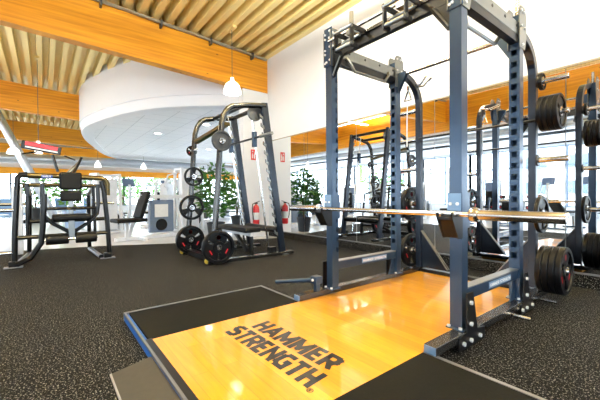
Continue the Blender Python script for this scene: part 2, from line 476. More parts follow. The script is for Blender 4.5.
pts = [(min((p + n * .40).x, PX - .22), (p + n * .40).y, 3.145) for p, n in zip(DP, NR)] + [(PX - .22, 11.5, 3.145)]
MB().add(pts, [tuple(range(len(pts)))]).build('tiled_underside', 'ceiling_tiles', dr, smooth=False)
def downlight(x, y, z, label):
    t = thing('downlight', label, 'ceiling light', (x, y, z), 0, 'round downlights in the ceiling drum')
    MB().lathe([(.10, 0), (.16, 0), (.16, -.018), (.10, -.018)], n=20, closed=True).build('trim_ring', 'white_paint', t, local=True)
    MB().lathe([(0, -.006), (.10, -.006)], n=20).build('lens', 'spot', t, local=True)
downlight(-11.9, 3.1, 3.143, 'small round downlight glowing in the middle of the drum underside')
downlight(-9.6, 3.9, 3.143, 'small round downlight in the drum underside nearer the pillar')
downlight(-14.5, 6.0, 3.143, 'small round downlight at the far side of the drum underside')

# ducts and pipes
tag(MB().tube([(-17, -1.52, 4.5), (-17.0, .39, .0)], .15, 16).build('air_duct', 'duct_metal'),
    'silver round air duct slanting down at the left edge', 'duct')
tag(MB().tube([(-20.6, -3.8, 2.86), (-20.6, 13.5, 2.86)], .24, 16).build('air_duct', 'duct_metal'), 'long horizontal silver air duct below the farthest timber beams', 'duct')
tag(MB().tube([(-26, -4.6, 3.22), (5.5, -4.6, 3.22)], .13, 14).build('air_duct', 'duct_metal'), 'thin dark air duct running under the cross beam in the mirrors', 'duct')
tag(MB().tube([(-26, -6.8, 3.3), (5.5, -6.8, 3.3)], .06, 10).build('ceiling_pipe', 'pipe_dark'), 'thin dark ceiling pipe behind the air duct in the mirrors', 'pipe')

# pendants
def pendant(x, y, z, label, r=.16, box=True, group='pendant lamps'):
    t = thing('pendant_lamp', label, 'lamp', (x, y, z), 0, group)
    zc = (roof(y) if y > -4 else 3.42) - z
    MB().cyl((0, 0, .14), (0, 0, zc), .006, 6).build('cord', 'pipe_dark', t, local=True)
    MB().lathe([(.03, .19), (.04, .12), (r * .5, .095), (r * .8, .04), (r * .97, -.06), (r, -.12), (r * .96, -.12), (r * .93, -.06), (r * .76, .03), (.04, .085)], n=24).build('lamp_shade', 'lamp_shade', t, local=True)
    MB().lathe([(0, -.10), (.04, -.09), (.055, -.06), (.04, 0), (.03, .05)], n=14).build('bulb', 'lamp_bulb', t, local=True)
    MB().box((0, 0, zc - .03), (.26, .09, .05)).build('ceiling_box', 'roof_deck', t, local=True)
pendant(-6.0, 2.98, 3.12, 'white pendant lamp hanging in front of the nearest timber beam', .175)
pendant(-10.6, -.1, 2.19, 'pendant lamp on a long cord hanging behind the red header of the left machine', .085)
pendant(-16.5, -.9, 2.75, 'white pendant lamp glowing at the far left edge', .2)
for i, (x, y, z) in enumerate([(-18, 2.0, 2.5), (-19, 4.2, 2.6)]):
    pendant(x, y, z, ['small white pendant lamp below the far air duct, nearer the left machine', 'small white pendant lamp below the ceiling drum, the farther to the right'][i], .14)
for i, (x, y) in enumerate([(-11, -6), (-7, -5.5), (-3, -6), (-14, -8), (-6, -9), (0, -6.5)]):
    pendant(x, y, 2.55, 'white pendant lamp glowing in the mirrored back of the gym', .17, group='pendant lamps at the back')

# ------------------------------------------------------------------ lifting platform
PH = .055
pf = thing('lifting_platform', 'wooden lifting platform with black rubber corner mats and printed lettering', 'lifting platform', (-1.6, 1.5, 0))
wd = MB().bx((-2.185, .523, 0), (-1.036, 3.46, PH)).build('wood_deck', 'wood_deck', pf, smooth=False)
MB().bx((-2.795, .505, 0), (-2.187, 1.675, PH)).build('rubber_mat', 'mat_rubber', pf, smooth=False)
MB().bx((-1.034, .505, 0), (-.40, 1.675, PH)).build('rubber_mat', 'mat_rubber', pf, smooth=False)
em = MB(); em.bx((-2.822, .47, 0), (-2.797, 1.70, PH + .002)); em.bx((-2.797, 1.677, 0), (-2.187, 1.70, PH + .002)); em.bx((-1.034, 1.677, 0), (-.40, 1.70, PH + .002)); em.bx((-.40, .47, 0), (-.376, 1.70, PH + .002))
em.bx((-2.797, .47, PH - .012), (-.40, .484, PH + .002))
em.build('metal_edging', 'edge_metal', pf, smooth=False)
MB().bx((-2.2, .485, PH - .01), (-.40, .522, PH + .0012)).build('front_strip', 'dark_steel', pf, smooth=False)
MB().bx((-2.797, .471, 0), (-.40, .503, PH - .013)).build('blue_edge', 'blue_edge', pf, smooth=False)
MB().prism([(.27, .0), (.470, .0), (.470, .038), (.46, .038), (.27, .006)], 'X', -1.985, -.9).build('ramp', 'ramp_rubber', pf, smooth=False)
MB().prism([(.262, .0), (.27, .0), (.27, .009), (.262, .006)], 'X', -1.985, -.9).build('ramp_edging', 'edge_metal', pf, smooth=False)
lt = MB()
lettering(lt, 'HAMMER', (-1.965, 1.10, PH), (1, .035, 0), (-.13, 1, 0), .745, .15, .25)
lettering(lt, 'STRENGTH', (-2.005, .92, PH), (1, .03, 0), (-.13, 1, 0), .835, .15, .25)
for k in range(16):
    a, b = 2 * PI * k / 16, 2 * PI * (k + 1) / 16
    c = Vector((-1.15, .945, PH + .0012))
    lt.add([c + Vector((math.cos(t) * r, math.sin(t) * r, 0)) for t, r in ((a, .017), (b, .017), (b, .013), (a, .013))], [(0, 1, 2, 3)])
lettering(lt, 'R', (-1.158, .936, PH), (1, 0, 0), (0, 1, 0), .014, .018, .2)
lt.build('lettering', 'ink', wd, smooth=False)

# ------------------------------------------------------------------ power rack
XL, XR, YF, YM, YR = -2.17, -1.02, 2.06, 3.0, 3.5
XRL, XRR = -2.20, -1.055
HW = .038
rk = thing('power_rack', 'tall blue-grey steel power rack standing over the wooden platform', 'power rack', (-1.6, 2.7, 0))
def upright(x, y, z0, z1, face, edge=False):
    """hollow square upright with keyhole slots cut in one face"""
    mb = MB(); h = HW
    dirs = {'-Y': (Vector((-1, 0, 0)), Vector((0, -1, 0))), '+Y': (Vector((1, 0, 0)), Vector((0, 1, 0))), '+X': (Vector((0, 1, 0)), Vector((1, 0, 0))), '-X': (Vector((0, -1, 0)), Vector((-1, 0, 0)))}
    c = Vector((x, y, 0))
    for k, (u, n) in dirs.items():
        if k != face:
            P = [c + n * h - u * h + Vector((0, 0, z0)), c + n * h + u * h + Vector((0, 0, z0)), c + n * h + u * h + Vector((0, 0, z1)), c + n * h - u * h + Vector((0, 0, z1))]
            mb.add(P, [(0, 1, 2, 3)]); continue
        cols = [-h, -.018, .004, .022, h] if not edge else [-h, -.01, .012, .024, h]
        zz = z0; rows = []
        s0 = z0 + .33
        rows.append((z0, s0, 'f')); z = s0
        while z < z1 - .30:
            rows += [(z, z + .026, 'a'), (z + .026, z + .046, 'b'), (z + .046, z + .0895, 'f')]; z += .0895
        rows.append((z, z1, 'f'))
        for a, b, t in rows:
            for i in range(4):
                if t == 'a' and i in ((1, 2) if not edge else (2, 3)): continue
                if t == 'b' and i in ((1, 2) if not edge else (2,)): continue
                if t == 'a' and not edge and i == 2: continue
                P = [c + n * h + u * cols[i] + Vector((0, 0, a)), c + n * h + u * cols[i + 1] + Vector((0, 0, a)), c + n * h + u * cols[i + 1] + Vector((0, 0, b)), c + n * h + u * cols[i] + Vector((0, 0, b))]
                mb.add(P, [(0, 1, 2, 3)])
    mb.add([c + Vector((sx * h, sy * h, z1)) for sx, sy in ((-1, -1), (1, -1), (1, 1), (-1, 1))], [(0, 1, 2, 3)])
    # small side notch of every slot, as in the photo
    return mb
BT = PH + .05
for (x, y, f, e) in ((XL, YF, '+X', True), (XR, YF, '-X', True), (XL, YM, '-Y', False), (XR, YM, '-Y', False)):
    upright(x, y, BT, 2.36, f, e).build('upright', 'rack_paint', rk, smooth=False)
# rear uprights with curved tops that bend forward to the middle uprights
for x in (XRL, XRR):
    pts = [(x, YR, BT), (x, YR, 1.98)] + arc((YR - .30, 1.98), .30, 0, 72, 8, 'YZ', x) + [(x, YM + .03, 2.335)]
    MB().rpath(pts, .062, .062, (1, 0, 0)).build('rear_upright', 'rack_dark', rk, smooth=False, bevel=.004)
# base tubes
for x in (-2.215, -.995):
    b = MB().bx((x - .038, 1.685, PH), (x + .038, 3.60, PH + .05)).build('base_tube', 'base_steel', rk, bevel=.004)
    MB().bx((x - .034, 1.679, PH + .004), (x + .034, 1.685, PH + .046)).build('end_cap', 'cap_blue', b)
MB().bx((-2.17, 3.47, PH), (-1.03, 3.55, PH + .035)).build('rear_cross_tube', 'black_plate', rk, bevel=.004)
# black bolted gusset plates at the feet
for x, s in ((-2.215, -1), (-.995, 1)):
    for y in (YF, YM):
        xo = x + s * .039
        poly = [(y - .14, .012), (y + .20, .012), (y + .20, .085), (y + .10, .10), (y + .04, .34), (y - .038, .34), (y - .045, .1), (y - .14, .09)] if y == YF else \
               [(y - .10, .012), (y + .16, .012), (y + .16, .085), (y + .08, .10), (y + .04, .32), (y - .038, .32), (y - .05, .1), (y - .10, .09)]
        gp = MB().prism(poly, 'X', xo, xo + s * .008).build('foot_plate', 'black_plate', rk, smooth=False)
        each_bolt([(xo + s * .008, y + a, z) for a, z in ((-.09, .05), (.0, .05), (.12, .05), (0, .15), (0, .28))], (s, 0, 0), .013, .014, 'bolt_zinc', gp)
for x in (XL, XR):
    for y in (YF, YM):
        fp = MB().bx((x - .055, y - .06, BT), (x + .055, y + .05, BT + .008)).build('foot_flange', 'rack_paint', rk, bevel=.002)
        each_bolt([(x - .04, y - .05, BT + .008), (x + .035, y - .05, BT + .008)], (0, 0, 1), .011, .012, 'bolt_zinc', fp)
# triangular rear gussets on the cross tube
for x, s in ((XRL, 1), (XRR, -1)):
    MB().prism([(x + s * .03, BT), (x + s * .36, BT), (x + s * .345, BT + .03), (x + s * .04, .52), (x + s * .03, .52)], 'Y', YR - .006, YR + .006).build('gusset', 'rack_dark', rk, smooth=False)
    MB().bar((x + s * .35, YR, BT + .012), (x + s * .033, YR, .53), .05, .008, (0, 0, 1)).build('gusset_flange', 'rack_silver', rk, smooth=False)
# side base rails (spotter beams)
for x in (XL, XR):
    sb = MB().bx((x - .03, YF + .04, .275), (x + .03, YM - .04, .345)).build('side_rail', 'rack_paint', rk, bevel=.003)
    MB().bx((x - .031, YF + .04, .346), (x + .031, YM - .04, .354)).build('rail_liner', 'edge_metal', sb)
    xx = x + .0305
    MB().bx((xx, 2.42, .292), (xx + .002, 2.80, .336)).build('name_plate', 'cap_blue', sb)
    nm = MB(); lettering(nm, 'HAMMER STRENGTH', (xx + .002, 2.435, .301), (0, 1, 0), (0, 0, 1), .35, .025, .2); nm.build('name_lettering', 'white_label', sb, smooth=False)
    # diagonal brace plate at the rear end of the rail
    MB().prism([(YM - .05, .29), (YM - .13, BT), (YM - .03, BT)], 'X', x - .004, x + .004).build('rail_brace', 'rack_paint', rk, smooth=False)
# head plates
for x, s in ((XL, -1), (XR, 1)):
    for y in (YF, YM):
        for side in (-1, 1):
            xo = x + side * .0385
            poly = [(y - .055, 2.10), (y + .055, 2.10), (y + .085, 2.20), (y + .085, 2.37), (y + .045, 2.43), (y - .03, 2.43), (y - .06, 2.40)]
            hp = MB().prism(poly, 'X', xo, xo + side * .006).build('head_plate', 'rack_silver', rk, smooth=False)
            each_bolt([(xo + side * .006, y + a, z) for a, z in ((-.03, 2.39), (.03, 2.39), (-.03, 2.27), (.045, 2.27), (0, 2.13))], (side, 0, 0), .010, .01, 'bolt_zinc', hp)
    fp = MB().bx((x - .05, YF - .046, 2.10), (x + .05, YF - .0385, 2.44)).build('front_head_plate', 'rack_paint', rk, bevel=.003)
    each_bolt([(x + a, YF - .046, z) for a, z in ((-.03, 2.385), (.03, 2.405), (-.03, 2.345), (.025, 2.345), (-.03, 2.245), (.03, 2.265), (-.03, 2.21), (-.03, 2.13), (-.012, 2.137), (.03, 2.15))], (0, -1, 0), .0095, .01, 'white_label', fp)
# top side beams with perforations
for x in (XL, XR):
    tb = MB().bx((x - .03, YF + .04, 2.20), (x + .03, YM - .04, 2.30)).build('top_side_beam', 'rack_silver', rk, bevel=.004)
    each_bolt([(x + .03, YF + .2 + i * .22, 2.262) for i in range(4)], (1, 0, 0), .012, .003, 'black_plate', tb, 'hole_plug')
    s = 1 if x == XL else -1
    pts = [(x + s * .03, YF + .16, 2.22), (x + s * .05, YF + .18, 2.18), (x + s * .06, YF + .24, 2.10), (x + s * .06, YM - .26, 2.10), (x + s * .05, YM - .18, 2.18), (x + s * .03, YM - .16, 2.22)]
    MB().tube(pts, .014, 10).build('side_grip', 'rack_silver' , rk)
    MB().bx((x - .028, YF + .04, 2.14), (x + .028, YM - .04, 2.198)).build('under_channel', 'dark_steel', rk)
# front top crossbeam
fb = MB().bx((XL + .04, YF - .02, 2.165), (XR - .04, YF + .03, 2.245)).build('front_crossbeam', 'dark_steel', rk, bevel=.003)
MB().bx((XL + .04, YF - .034, 2.236), (XR - .04, YF + .036, 2.262)).build('crossbeam_cap', 'base_steel', rk, bevel=.003)
MB().tube([(XL + .04, YF - .07, 2.30), (XR - .04, YF - .07, 2.30)], .014, 10).build('front_pull_up_bar', 'bronze', rk)
for cx in (-1.84, -1.36):
    # multi-grip pull-up station: two side plates, rungs and a stub post
    for sx in (-.085, .085):
        MB().rpath([(cx + sx, YF - .02, 2.25), (cx + sx, YF - .18, 2.25), (cx + sx, YF - .18, 2.11), (cx + sx, YF - .12, 2.11)], .012, .035, (1, 0, 0)).build('grip_bracket', 'dark_steel', rk, smooth=False)
    MB().tube([(cx - .095, YF - .18, 2.12), (cx + .095, YF - .18, 2.12)], .016, 10).build('grip', 'rack_silver', rk)
    MB().tube([(cx - .095, YF - .10, 2.20), (cx + .095, YF - .10, 2.20)], .013, 10).build('grip', 'rack_silver', rk)
    MB().tube([(cx - .095, YF - .19, 2.25), (cx + .095, YF - .19, 2.25)], .013, 10).build('grip', 'rack_silver', rk)
    MB().tube([(cx - .02, YF - .07, 2.25), (cx - .02, YF - .07, 2.44)], .018, 12).build('band_post', 'cable_grey', rk)
    MB().bx((cx - .06, YF - .09, 2.255), (cx + .02, YF + .02, 2.30)).build('clamp', 'rack_silver', rk, bevel=.004)
# diagonal braces under crossbeam corners
for x, s in ((XL + .04, 1), (XR - .04, -1)):
    MB().prism([(x, 2.165), (x + s * .14, 2.165), (x + s * .02, 1.99), (x, 1.99)], 'Y', YF - .02, YF - .012).build('corner_gusset', 'dark_steel', rk, smooth=False)
    MB().tube([(x + s * .005, YF - .03, 2.01), (x + s * .11, YF - .03, 2.17)], .007, 8).build('corner_strut', 'rack_silver', rk)
# round rear pull-up bar and its gussets
MB().tube([(XL + .03, YM, 2.215), (XR - .03, YM, 2.215)], .017, 14).build('rear_pull_up_bar', 'bronze', rk)
for x, s in ((XL + .038, 1), (XR - .038, -1)):
    for yy in (YM - .02, YM + .014):
        MB().prism([(x, 2.24), (x + s * .11, 2.235), (x + s * .1, 2.20), (x, 2.03)], 'Y', yy, yy + .006).build('bar_gusset', 'rack_paint', rk, smooth=False)
MB().tube([(XR, YM + .02, 2.36), (XR, YM + .02, 2.50)], .016, 12).build('band_post', 'bronze', rk)
MB().tube([(XL, YR - .06, 1.60), (XR, YR - .06, 1.60)], .012, 10).build('rear_stay_bar', 'dark_steel', rk)
for z in (.5,): pass
# storage pegs
PEGR = [(1.945, .03), (1.655, .03), (1.25, .03), (.765, .03), (.285, .03)]
for z, _ in PEGR:
    pg = MB().lathe([(.024, 0), (.024, .225), (.02, .23), (.0, .23)], (XRR + .031, YR, z), 'X', 16).build('storage_peg', 'steel', rk)
    MB().lathe([(.05, 0), (.05, .012), (.026, .014)], (XRR + .031, YR, z), 'X', 18).build('peg_flange', 'dark_steel', pg)
for z in (1.945, 1.6, 1.25, .84, .285):
    pg = MB().lathe([(.024, 0), (.024, -.225), (.02, -.23), (.0, -.23)], (XRL - .031, YR, z), 'X', 16).build('storage_peg', 'steel', rk)
# band pegs near the floor
for y in (2.75, 3.35):
    MB().tube([(-.955, y, .045), (-.84, y, .045)], .013, 10).build('band_peg', 'steel', rk)

# ------------------------------------------------------------------ weight plates (axis X, near face +X)
def plate_mesh(r, th, grips=True, n=36):
    rim = MB().lathe([(r * .80, -th * .3), (r * .82, -th * .5), (r * .97, -th * .5), (r, -th * .36), (r, th * .36), (r * .97, th * .5), (r * .82, th * .5), (r * .80, th * .3)], axis='X', n=n, closed=True)
    rim.lathe([(.026, -th * .42), (r * .34, -th * .42), (r * .36, -th * .3), (r * .36, th * .3), (r * .34, th * .42), (.026, th * .42)], axis='X', n=n, closed=True)
    k = 3
    for i in range(k):
        a0 = R(90 + i * 120); w = R({'wheel': 20, 'solid': 60, 'full': 52}.get(grips, 46))
        seg = []
        m = 6
        for rad in (r * .33, r * .83):
            for j in range(m + 1):
                a = a0 - w + 2 * w * j / m
                seg.append((rad * math.cos(a), rad * math.sin(a)))
        poly = seg[:m + 1] + seg[m + 1:][::-1]
        rim.prism(poly, 'X', -th * .22, th * .22)
    return rim
def plate_thing(label, loc, r, th, style=True, group=None, badge='red', tilt=0, m='rubber_black'):
    t = thing('weight_plate', label, 'weight plate', loc, 0, group)
    t.rotation_euler = (tilt, 0, 0)
    b = plate_mesh(r, th, style).build('disc', m, t, local=True)
    MB().lathe([(.027, -th * .46), (.04, -th * .46), (.04, th * .46), (.027, th * .46)], axis='X', n=20, closed=True).build('steel_hub', 'steel', t, local=True)
    if badge:
        m = MB()
        c = (0, math.sin(R(0)) * r * .6, r * .60)
        m.lathe([(0, th * .235), (r * .13, th * .235)], (0, 0, r * .58), 'X', 16)
        m.build('badge', 'red', t, local=True)
        w = MB()
        for a in (210, 330):
            cy, cz = r * .58 * math.cos(R(a)), r * .58 * math.sin(R(a))
            w.box((th * .23, cy, cz), (.002, r * .3, r * .07), M=Matrix.Rotation(R(a - 90), 3, 'X'))
        w.build('lettering', 'red', t, local=True)
    return t
def stack(base, items, group):
    """copies of one plate along a peg"""
    for i, (loc, label) in enumerate(items):
        if i == 0: o = base; o.location = loc
        else: o = copy_tree(base); o.location = loc
        o['label'] = label
xr0 = XRR + .046
order = ['innermost', 'second from the upright', 'third from the upright', 'outermost']
p = plate_thing('x', (0, 0, 0), .205, .045, True, 'big plates on the lower right peg')
stack(p, [((xr0 + .045 + i * .046, YR, .285), 'large black weight plate on the lowest right peg, ' + order[i]) for i in range(4)], '')
p = plate_thing('x', (0, 0, 0), .155, .036, True, 'plates on the upper right peg', badge=None)
stack(p, [((xr0 + .035 + i * .0375, YR, 1.655), 'medium black weight plate on the second highest right peg, ' + order[i]) for i in range(4)], '')
plate_thing('small black weight plate on the topmost right storage peg', (xr0 + .02, YR, 1.945), .075, .03, True, None, None)
plate_thing('medium black weight plate behind the end of the barbell sleeve', (xr0 + .02, YR, .765), .165, .034, True, None, None)
plate_thing('black weight plate low on the rear left upright, red badge', (XRL - .11, YR, .285), .20, .042, True, 'plates on the rear left upright')
plate_thing('black weight plate behind the left of the barbell, upper on the rear left upright', (XRL - .11, YR, .84), .20, .042, True, 'plates on the rear left upright')

# ------------------------------------------------------------------ J-cups and barbell
YB, ZB = 1.94, .828
def jcup(x, label):
    t = thing('bar_hook', label, 'bar hook', (x, YF, ZB), 0, 'bar hooks')
    m = MB()
    m.bx((-.046, -.048, -.09), (-.0395, .05, .13)); m.bx((.0395, -.048, -.09), (.046, .05, .13)); m.bx((-.046, -.052, -.09), (.046, -.0455, .13))
    m.build('sleeve', 'rack_paint', t, local=True)
    for s in (-1, 1):
        MB().prism([(-.05, -.0155), (-.150, -.0155), (-.165, .012), (-.178, .010), (-.178, -.02), (-.10, -.15), (-.05, -.15)], 'X', s * .046 - .004, s * .046 + .004).build('hook_side', 'black_plate', t, local=True)
    MB().prism([(-.06, -.034), (-.160, -.034), (-.10, -.145), (-.06, -.145)], 'X', -.040, .040).build('hook_core', 'vinyl_black', t, local=True)
    MB().bx((-.04, -.178, -.032), (.04, -.052, -.0157)).build('rest_pad', 'black_plate', t, local=True)
    MB().bx((-.043, -.058, .018), (.043, -.053, .125)).build('face_plate', 'cap_blue', t, local=True)
    each_bolt([(x - .022, YF - .058, ZB + .06), (x + .022, YF - .058, ZB + .06)], (0, -1, 0), .011, .006, 'white_label', t)
jcup(XL, 'dark bar hook holding the barbell on the left front upright')
jcup(XR, 'dark bar hook holding the barbell on the right front upright')
bb = thing('barbell', 'long steel barbell resting across the front of the power rack', 'barbell', (-1.545, YB, ZB))
MB().cyl((-.68, 0, 0), (.68, 0, 0), .0165, 16).build('shaft', 'steel', bb, local=True)
for s in (-1, 1):
    MB().lathe([(.0, s * .665), (.029, s * .665), (.029, s * 1.09), (.025, s * 1.097), (0, s * 1.097)], (0, 0, 0), 'X', 24).build('sleeve', 'bronze' if s > 0 else 'steel', bb, local=True)
    MB().lathe([(.016, s * .655), (.038, s * .655), (.042, s * .662), (.042, s * .69), (.037, s * .70), (.025, s * .70)], (0, 0, 0), 'X', 24).build('collar', 'bronze' if s > 0 else 'steel', bb, local=True)

# landmine attachment at the left base tube
lm = thing('landmine_attachment', 'blue landmine bar holder hinged on the left base tube, lying outwards', 'landmine', (-2.2, 1.9, 0))
MB().bx((-2.222, 1.875, PH + .05), (-2.178, 1.915, .19)).build('post', 'rack_paint', lm, bevel=.003)
hd = MB().bx((-2.245, 1.855, .17), (-2.165, 1.935, .235)).build('pivot_box', 'rack_paint', lm, bevel=.006)
each_bolt([(-2.205, 1.855, .205)], (0, -1, 0), .012, .01, 'white_label', hd)
MB().cyl((-2.24, 1.885, .195), (-2.70, 1.80, .10), .019, 16).build('bar_sleeve', 'rack_paint', lm)

# rope triangle handle on a hook at the rear left
hk = thing('triangle_handle', 'chrome cable handle and strap hanging at the rear left top of the rack', 'cable handle', (-2.2, 3.4, 2.2))
MB().tube([(-2.20, 3.40, 2.215), (-2.10, 3.36, 2.19), (-1.99, 3.30, 2.24)], .012, 8).build('hook', 'chrome', hk)
MB().tube([(-2.20, 3.46, 2.215), (-2.10, 3.43, 2.19), (-1.97, 3.38, 2.24)], .012, 8).build('hook', 'chrome', hk)
MB().tube([(-2.21, 3.30, 2.15), (-2.26, 3.30, 2.03), (-2.17, 3.30, 2.03), (-2.21, 3.30, 2.15)], .011, 8).build('triangle', 'chrome', hk)
MB().tube([(-2.21, 3.30, 2.19), (-2.21, 3.30, 2.15)], .016, 8).build('swivel', 'chrome', hk)
MB().tube([(-2.22, 3.30, 2.03), (-2.235, 3.31, 1.8), (-2.23, 3.30, 1.5)], .006, 6).build('strap', 'white_label', hk)

# ------------------------------------------------------------------ smith machine / half rack
SX0, SX1 = -5.45, -4.4
sm = thing('smith_machine', 'dark smith machine with curved tube tops, weight plates on its legs', 'smith machine', (-4.9, 2.4, 0))
def sy(pts, x): return [(x, y, z) for y, z in pts]
for x in (SX1, SX0):
    pts = [(1.86, .06), (1.93, .9), (2.0, 1.85)] + [(2.0 + .22 * (1 - math.cos(R(a))) , 1.85 + .42 * math.sin(R(a))) for a in (20, 40, 60, 80)] + [(2.4, 2.315), (2.74, 2.36)]
    MB().tube(sy(pts, x), .042, 14).build('side_frame', 'frame_gloss', sm)
    MB().rpath([(x, 3.05, .05), (x, 2.72, 2.40)], .06, .105, (1, 0, 0)).build('toothed_upright', 'rack_dark', sm, bevel=.004)
    tu = sm.children[-1]; tooth0 = None
    for i in range(14):
        z = .35 + i * .14; y = 3.05 - .33 * (z - .05) / 2.35 - .06
        if tooth0 is None:
            tooth0 = MB().prism([(.02, -.04), (-.045, .005), (-.045, .055), (-.02, .02), (.02, .02)], 'X', -.014, .014).build('hook_tooth', 'rack_silver', tu, local=True, smooth=False); tt = tooth0
        else:
            tt = tooth0.copy(); COL.objects.link(tt)
        tt.location = Vector((x, y, z)) - sm.location
    gx = x - .12 if x == SX1 else x + .12
    MB().cyl((gx, 2.86, .12), (gx, 2.56, 2.33), .016, 12).build('guide_rod', 'chrome', sm)
    MB().bx((x - .05, 1.78, .0), (x + .05, 3.25, .05)).build('base_rail', 'frame_gloss', sm, bevel=.006)
    MB().bx((x - .16, 3.02, .0), (x + .10, 3.12, .012)).build('foot_plate', 'edge_metal', sm)
    MB().bx((x - .13, 2.84, .05), (x - .03, 2.96, .13) ).build('rod_foot', 'frame_dark', sm, bevel=.004)
MB().rpath([(SX0, 2.02, 1.86), (SX1, 2.10, 2.0)], .09, .05, (0, 1, 0)).build('top_brace', 'frame_olive', sm, bevel=.004)
MB().tube([(SX0, 2.35, 2.30), (SX1, 2.35, 2.30)], .035, 12).build('top_crossbar', 'frame_dark', sm)
MB().tube([(SX0, 2.72, 2.36), (SX1, 2.72, 2.36)], .035, 12).build('top_crossbar', 'frame_dark', sm)
MB().tube([(SX0, 2.98, .40), (SX1, 2.98, .40)], .055, 14).build('lower_crossbar', 'frame_dark', sm)
MB().bx((SX0, 1.82, .02), (SX1, 1.92, .09)).build('front_cross_rail', 'frame_dark', sm, bevel=.004)
cw = MB(); cw.lathe([(0, -.02), (.12, -.02), (.125, 0), (.12, .02), (0, .02)], (SX1 - .11, 2.62, 2.25), 'X', 24); cw.build('pulley', 'rack_silver', sm)
# the smith machine's own bar with its sliding carriages
sb = MB().tube([(-5.75, 2.61, 1.86), (-4.02, 2.61, 1.86)], .016, 12).build('smith_bar', 'dark_steel', sm)
MB().tube([(-4.33, 2.61, 1.86), (-4.0, 2.61, 1.86)], .025, 14).build('bar_sleeve', 'rack_silver', sb)
for gx in (SX1 - .12, SX0 + .12): MB().bx((gx - .03, 2.585, 1.72), (gx + .03, 2.65, 1.96)).build('carriage', 'rack_paint', sb, bevel=.005)
# legs' pegs
for z, y in ((1.72, 1.98), (.24, 1.88)):
    MB().tube([(SX1, y, z), (SX1 + .16, y, z)], .022, 12).build('storage_peg', 'steel', sm)
for z, y in ((1.72, 1.98), (1.28, 1.96), (.76, 1.92), (.24, 1.88)):
    MB().tube([(SX0, y, z), (SX0 - .14, y, z)], .022, 12).build('storage_peg', 'steel', sm)
    MB().tube([(SX0, y, z), (SX0 + .16, y, z)], .022, 12).build('storage_peg', 'steel', sm)
for i, x in enumerate((SX0, SX1)):
    w = MB().lathe([(0, -.02), (.035, -.02), (.04, 0), (.035, .02), (0, .02)], (x, 1.78, .045), 'X', 18).build('wheel', 'yellow', sm)
plate_thing('grey-faced round weight plate high on the smith machine right leg', (SX1 + .07, 1.98, 1.73), .145, .05, 'solid', None, None, 0, 'pot_dark')
plate_thing('big black weight plate with red badge at the foot of the smith machine, nearer one', (SX1 + .10, 1.9, .245), .23, .10, 'full', 'plates on the smith machine')
plate_thing('big black weight plate with red badge at the foot of the smith machine, farther one', (SX0 + .10, 1.88, .245), .23, .10, 'full', 'plates on the smith machine')
plate_thing('black three-spoke weight plate halfway up the smith machine left leg', (SX0 + .07, 1.92, .77), .205, .04, 'wheel', 'plates on the smith machine', None)
plate_thing('bluish three-spoke weight plate on the smith machine left leg, above the spoked black one', (SX0 + .07, 1.96, 1.28), .16, .035, 'wheel', 'plates on the smith machine', None)
plate_thing('tiny dark weight plate near the top of the smith machine left leg', (SX0 - .07, 1.98, 1.72), .09, .03, True, 'plates on the smith machine')

# adjustable bench inside the smith machine
bn = thing('weight_bench', 'low black weight bench standing inside the smith machine', 'bench', (-4.9, 2.5, 0))
MB().box((0, 0, .43), (1.05, .28, .07)).build('bench_pad', 'vinyl_black', bn, local=True, bevel=.02)
MB().bar((-.5, 0, .36), (.5, 0, .36), .06, .05).build('spine', 'machine_white', bn, local=True)
for x in (-.45, .45):
    MB().bar((x, 0, .36), (x * 1.05, 0, .04), .05, .05).build('leg', 'frame_dark', bn, local=True)
    MB().bx((x * 1.05 - .03, -.22, 0), (x * 1.05 + .03, .22, .04)).build('foot', 'frame_dark', bn, local=True, bevel=.004)
MB().bar((.42, -.05, .12), (-.1, .02, .34), .05, .05).build('adjuster', 'dark_steel', bn, local=True)

# ------------------------------------------------------------------ left plate-loaded machine
ab = thing('plate_loaded_machine', 'black plate-loaded torso machine with padded seat and red header', 'exercise machine', (-6.1, .2, 0))
AX = -5.9
def q(pts, x=AX): return [(x, y, z) for y, z in pts]
MB().tube(q([(-.33, .05), (-.32, .5), (-.285, 1.22), (-.25, 1.265), (-.18, 1.27)]), .034, 12).build('side_post', 'frame_dark', ab)
MB().tube(q([(.80, .05), (.77, .6), (.73, 1.05), (.70, 1.20)]), .034, 12).build('side_post', 'frame_dark', ab)
MB().tube(q([(-.25, 1.265), (.70, 1.25), (.77, 1.23), (.80, 1.16), (.80, .98)], AX - .15), .038, 12).build('top_bar', 'frame_olive', ab)
MB().tube(q([(.10, 1.14), (.76, 1.13)], AX - .35), .03, 12).build('upper_bar', 'frame_olive', ab)
MB().tube(q([(-.25, 1.13), (.10, 1.14)], AX - .35), .03, 12).build('upper_bar', 'frame_olive', ab)
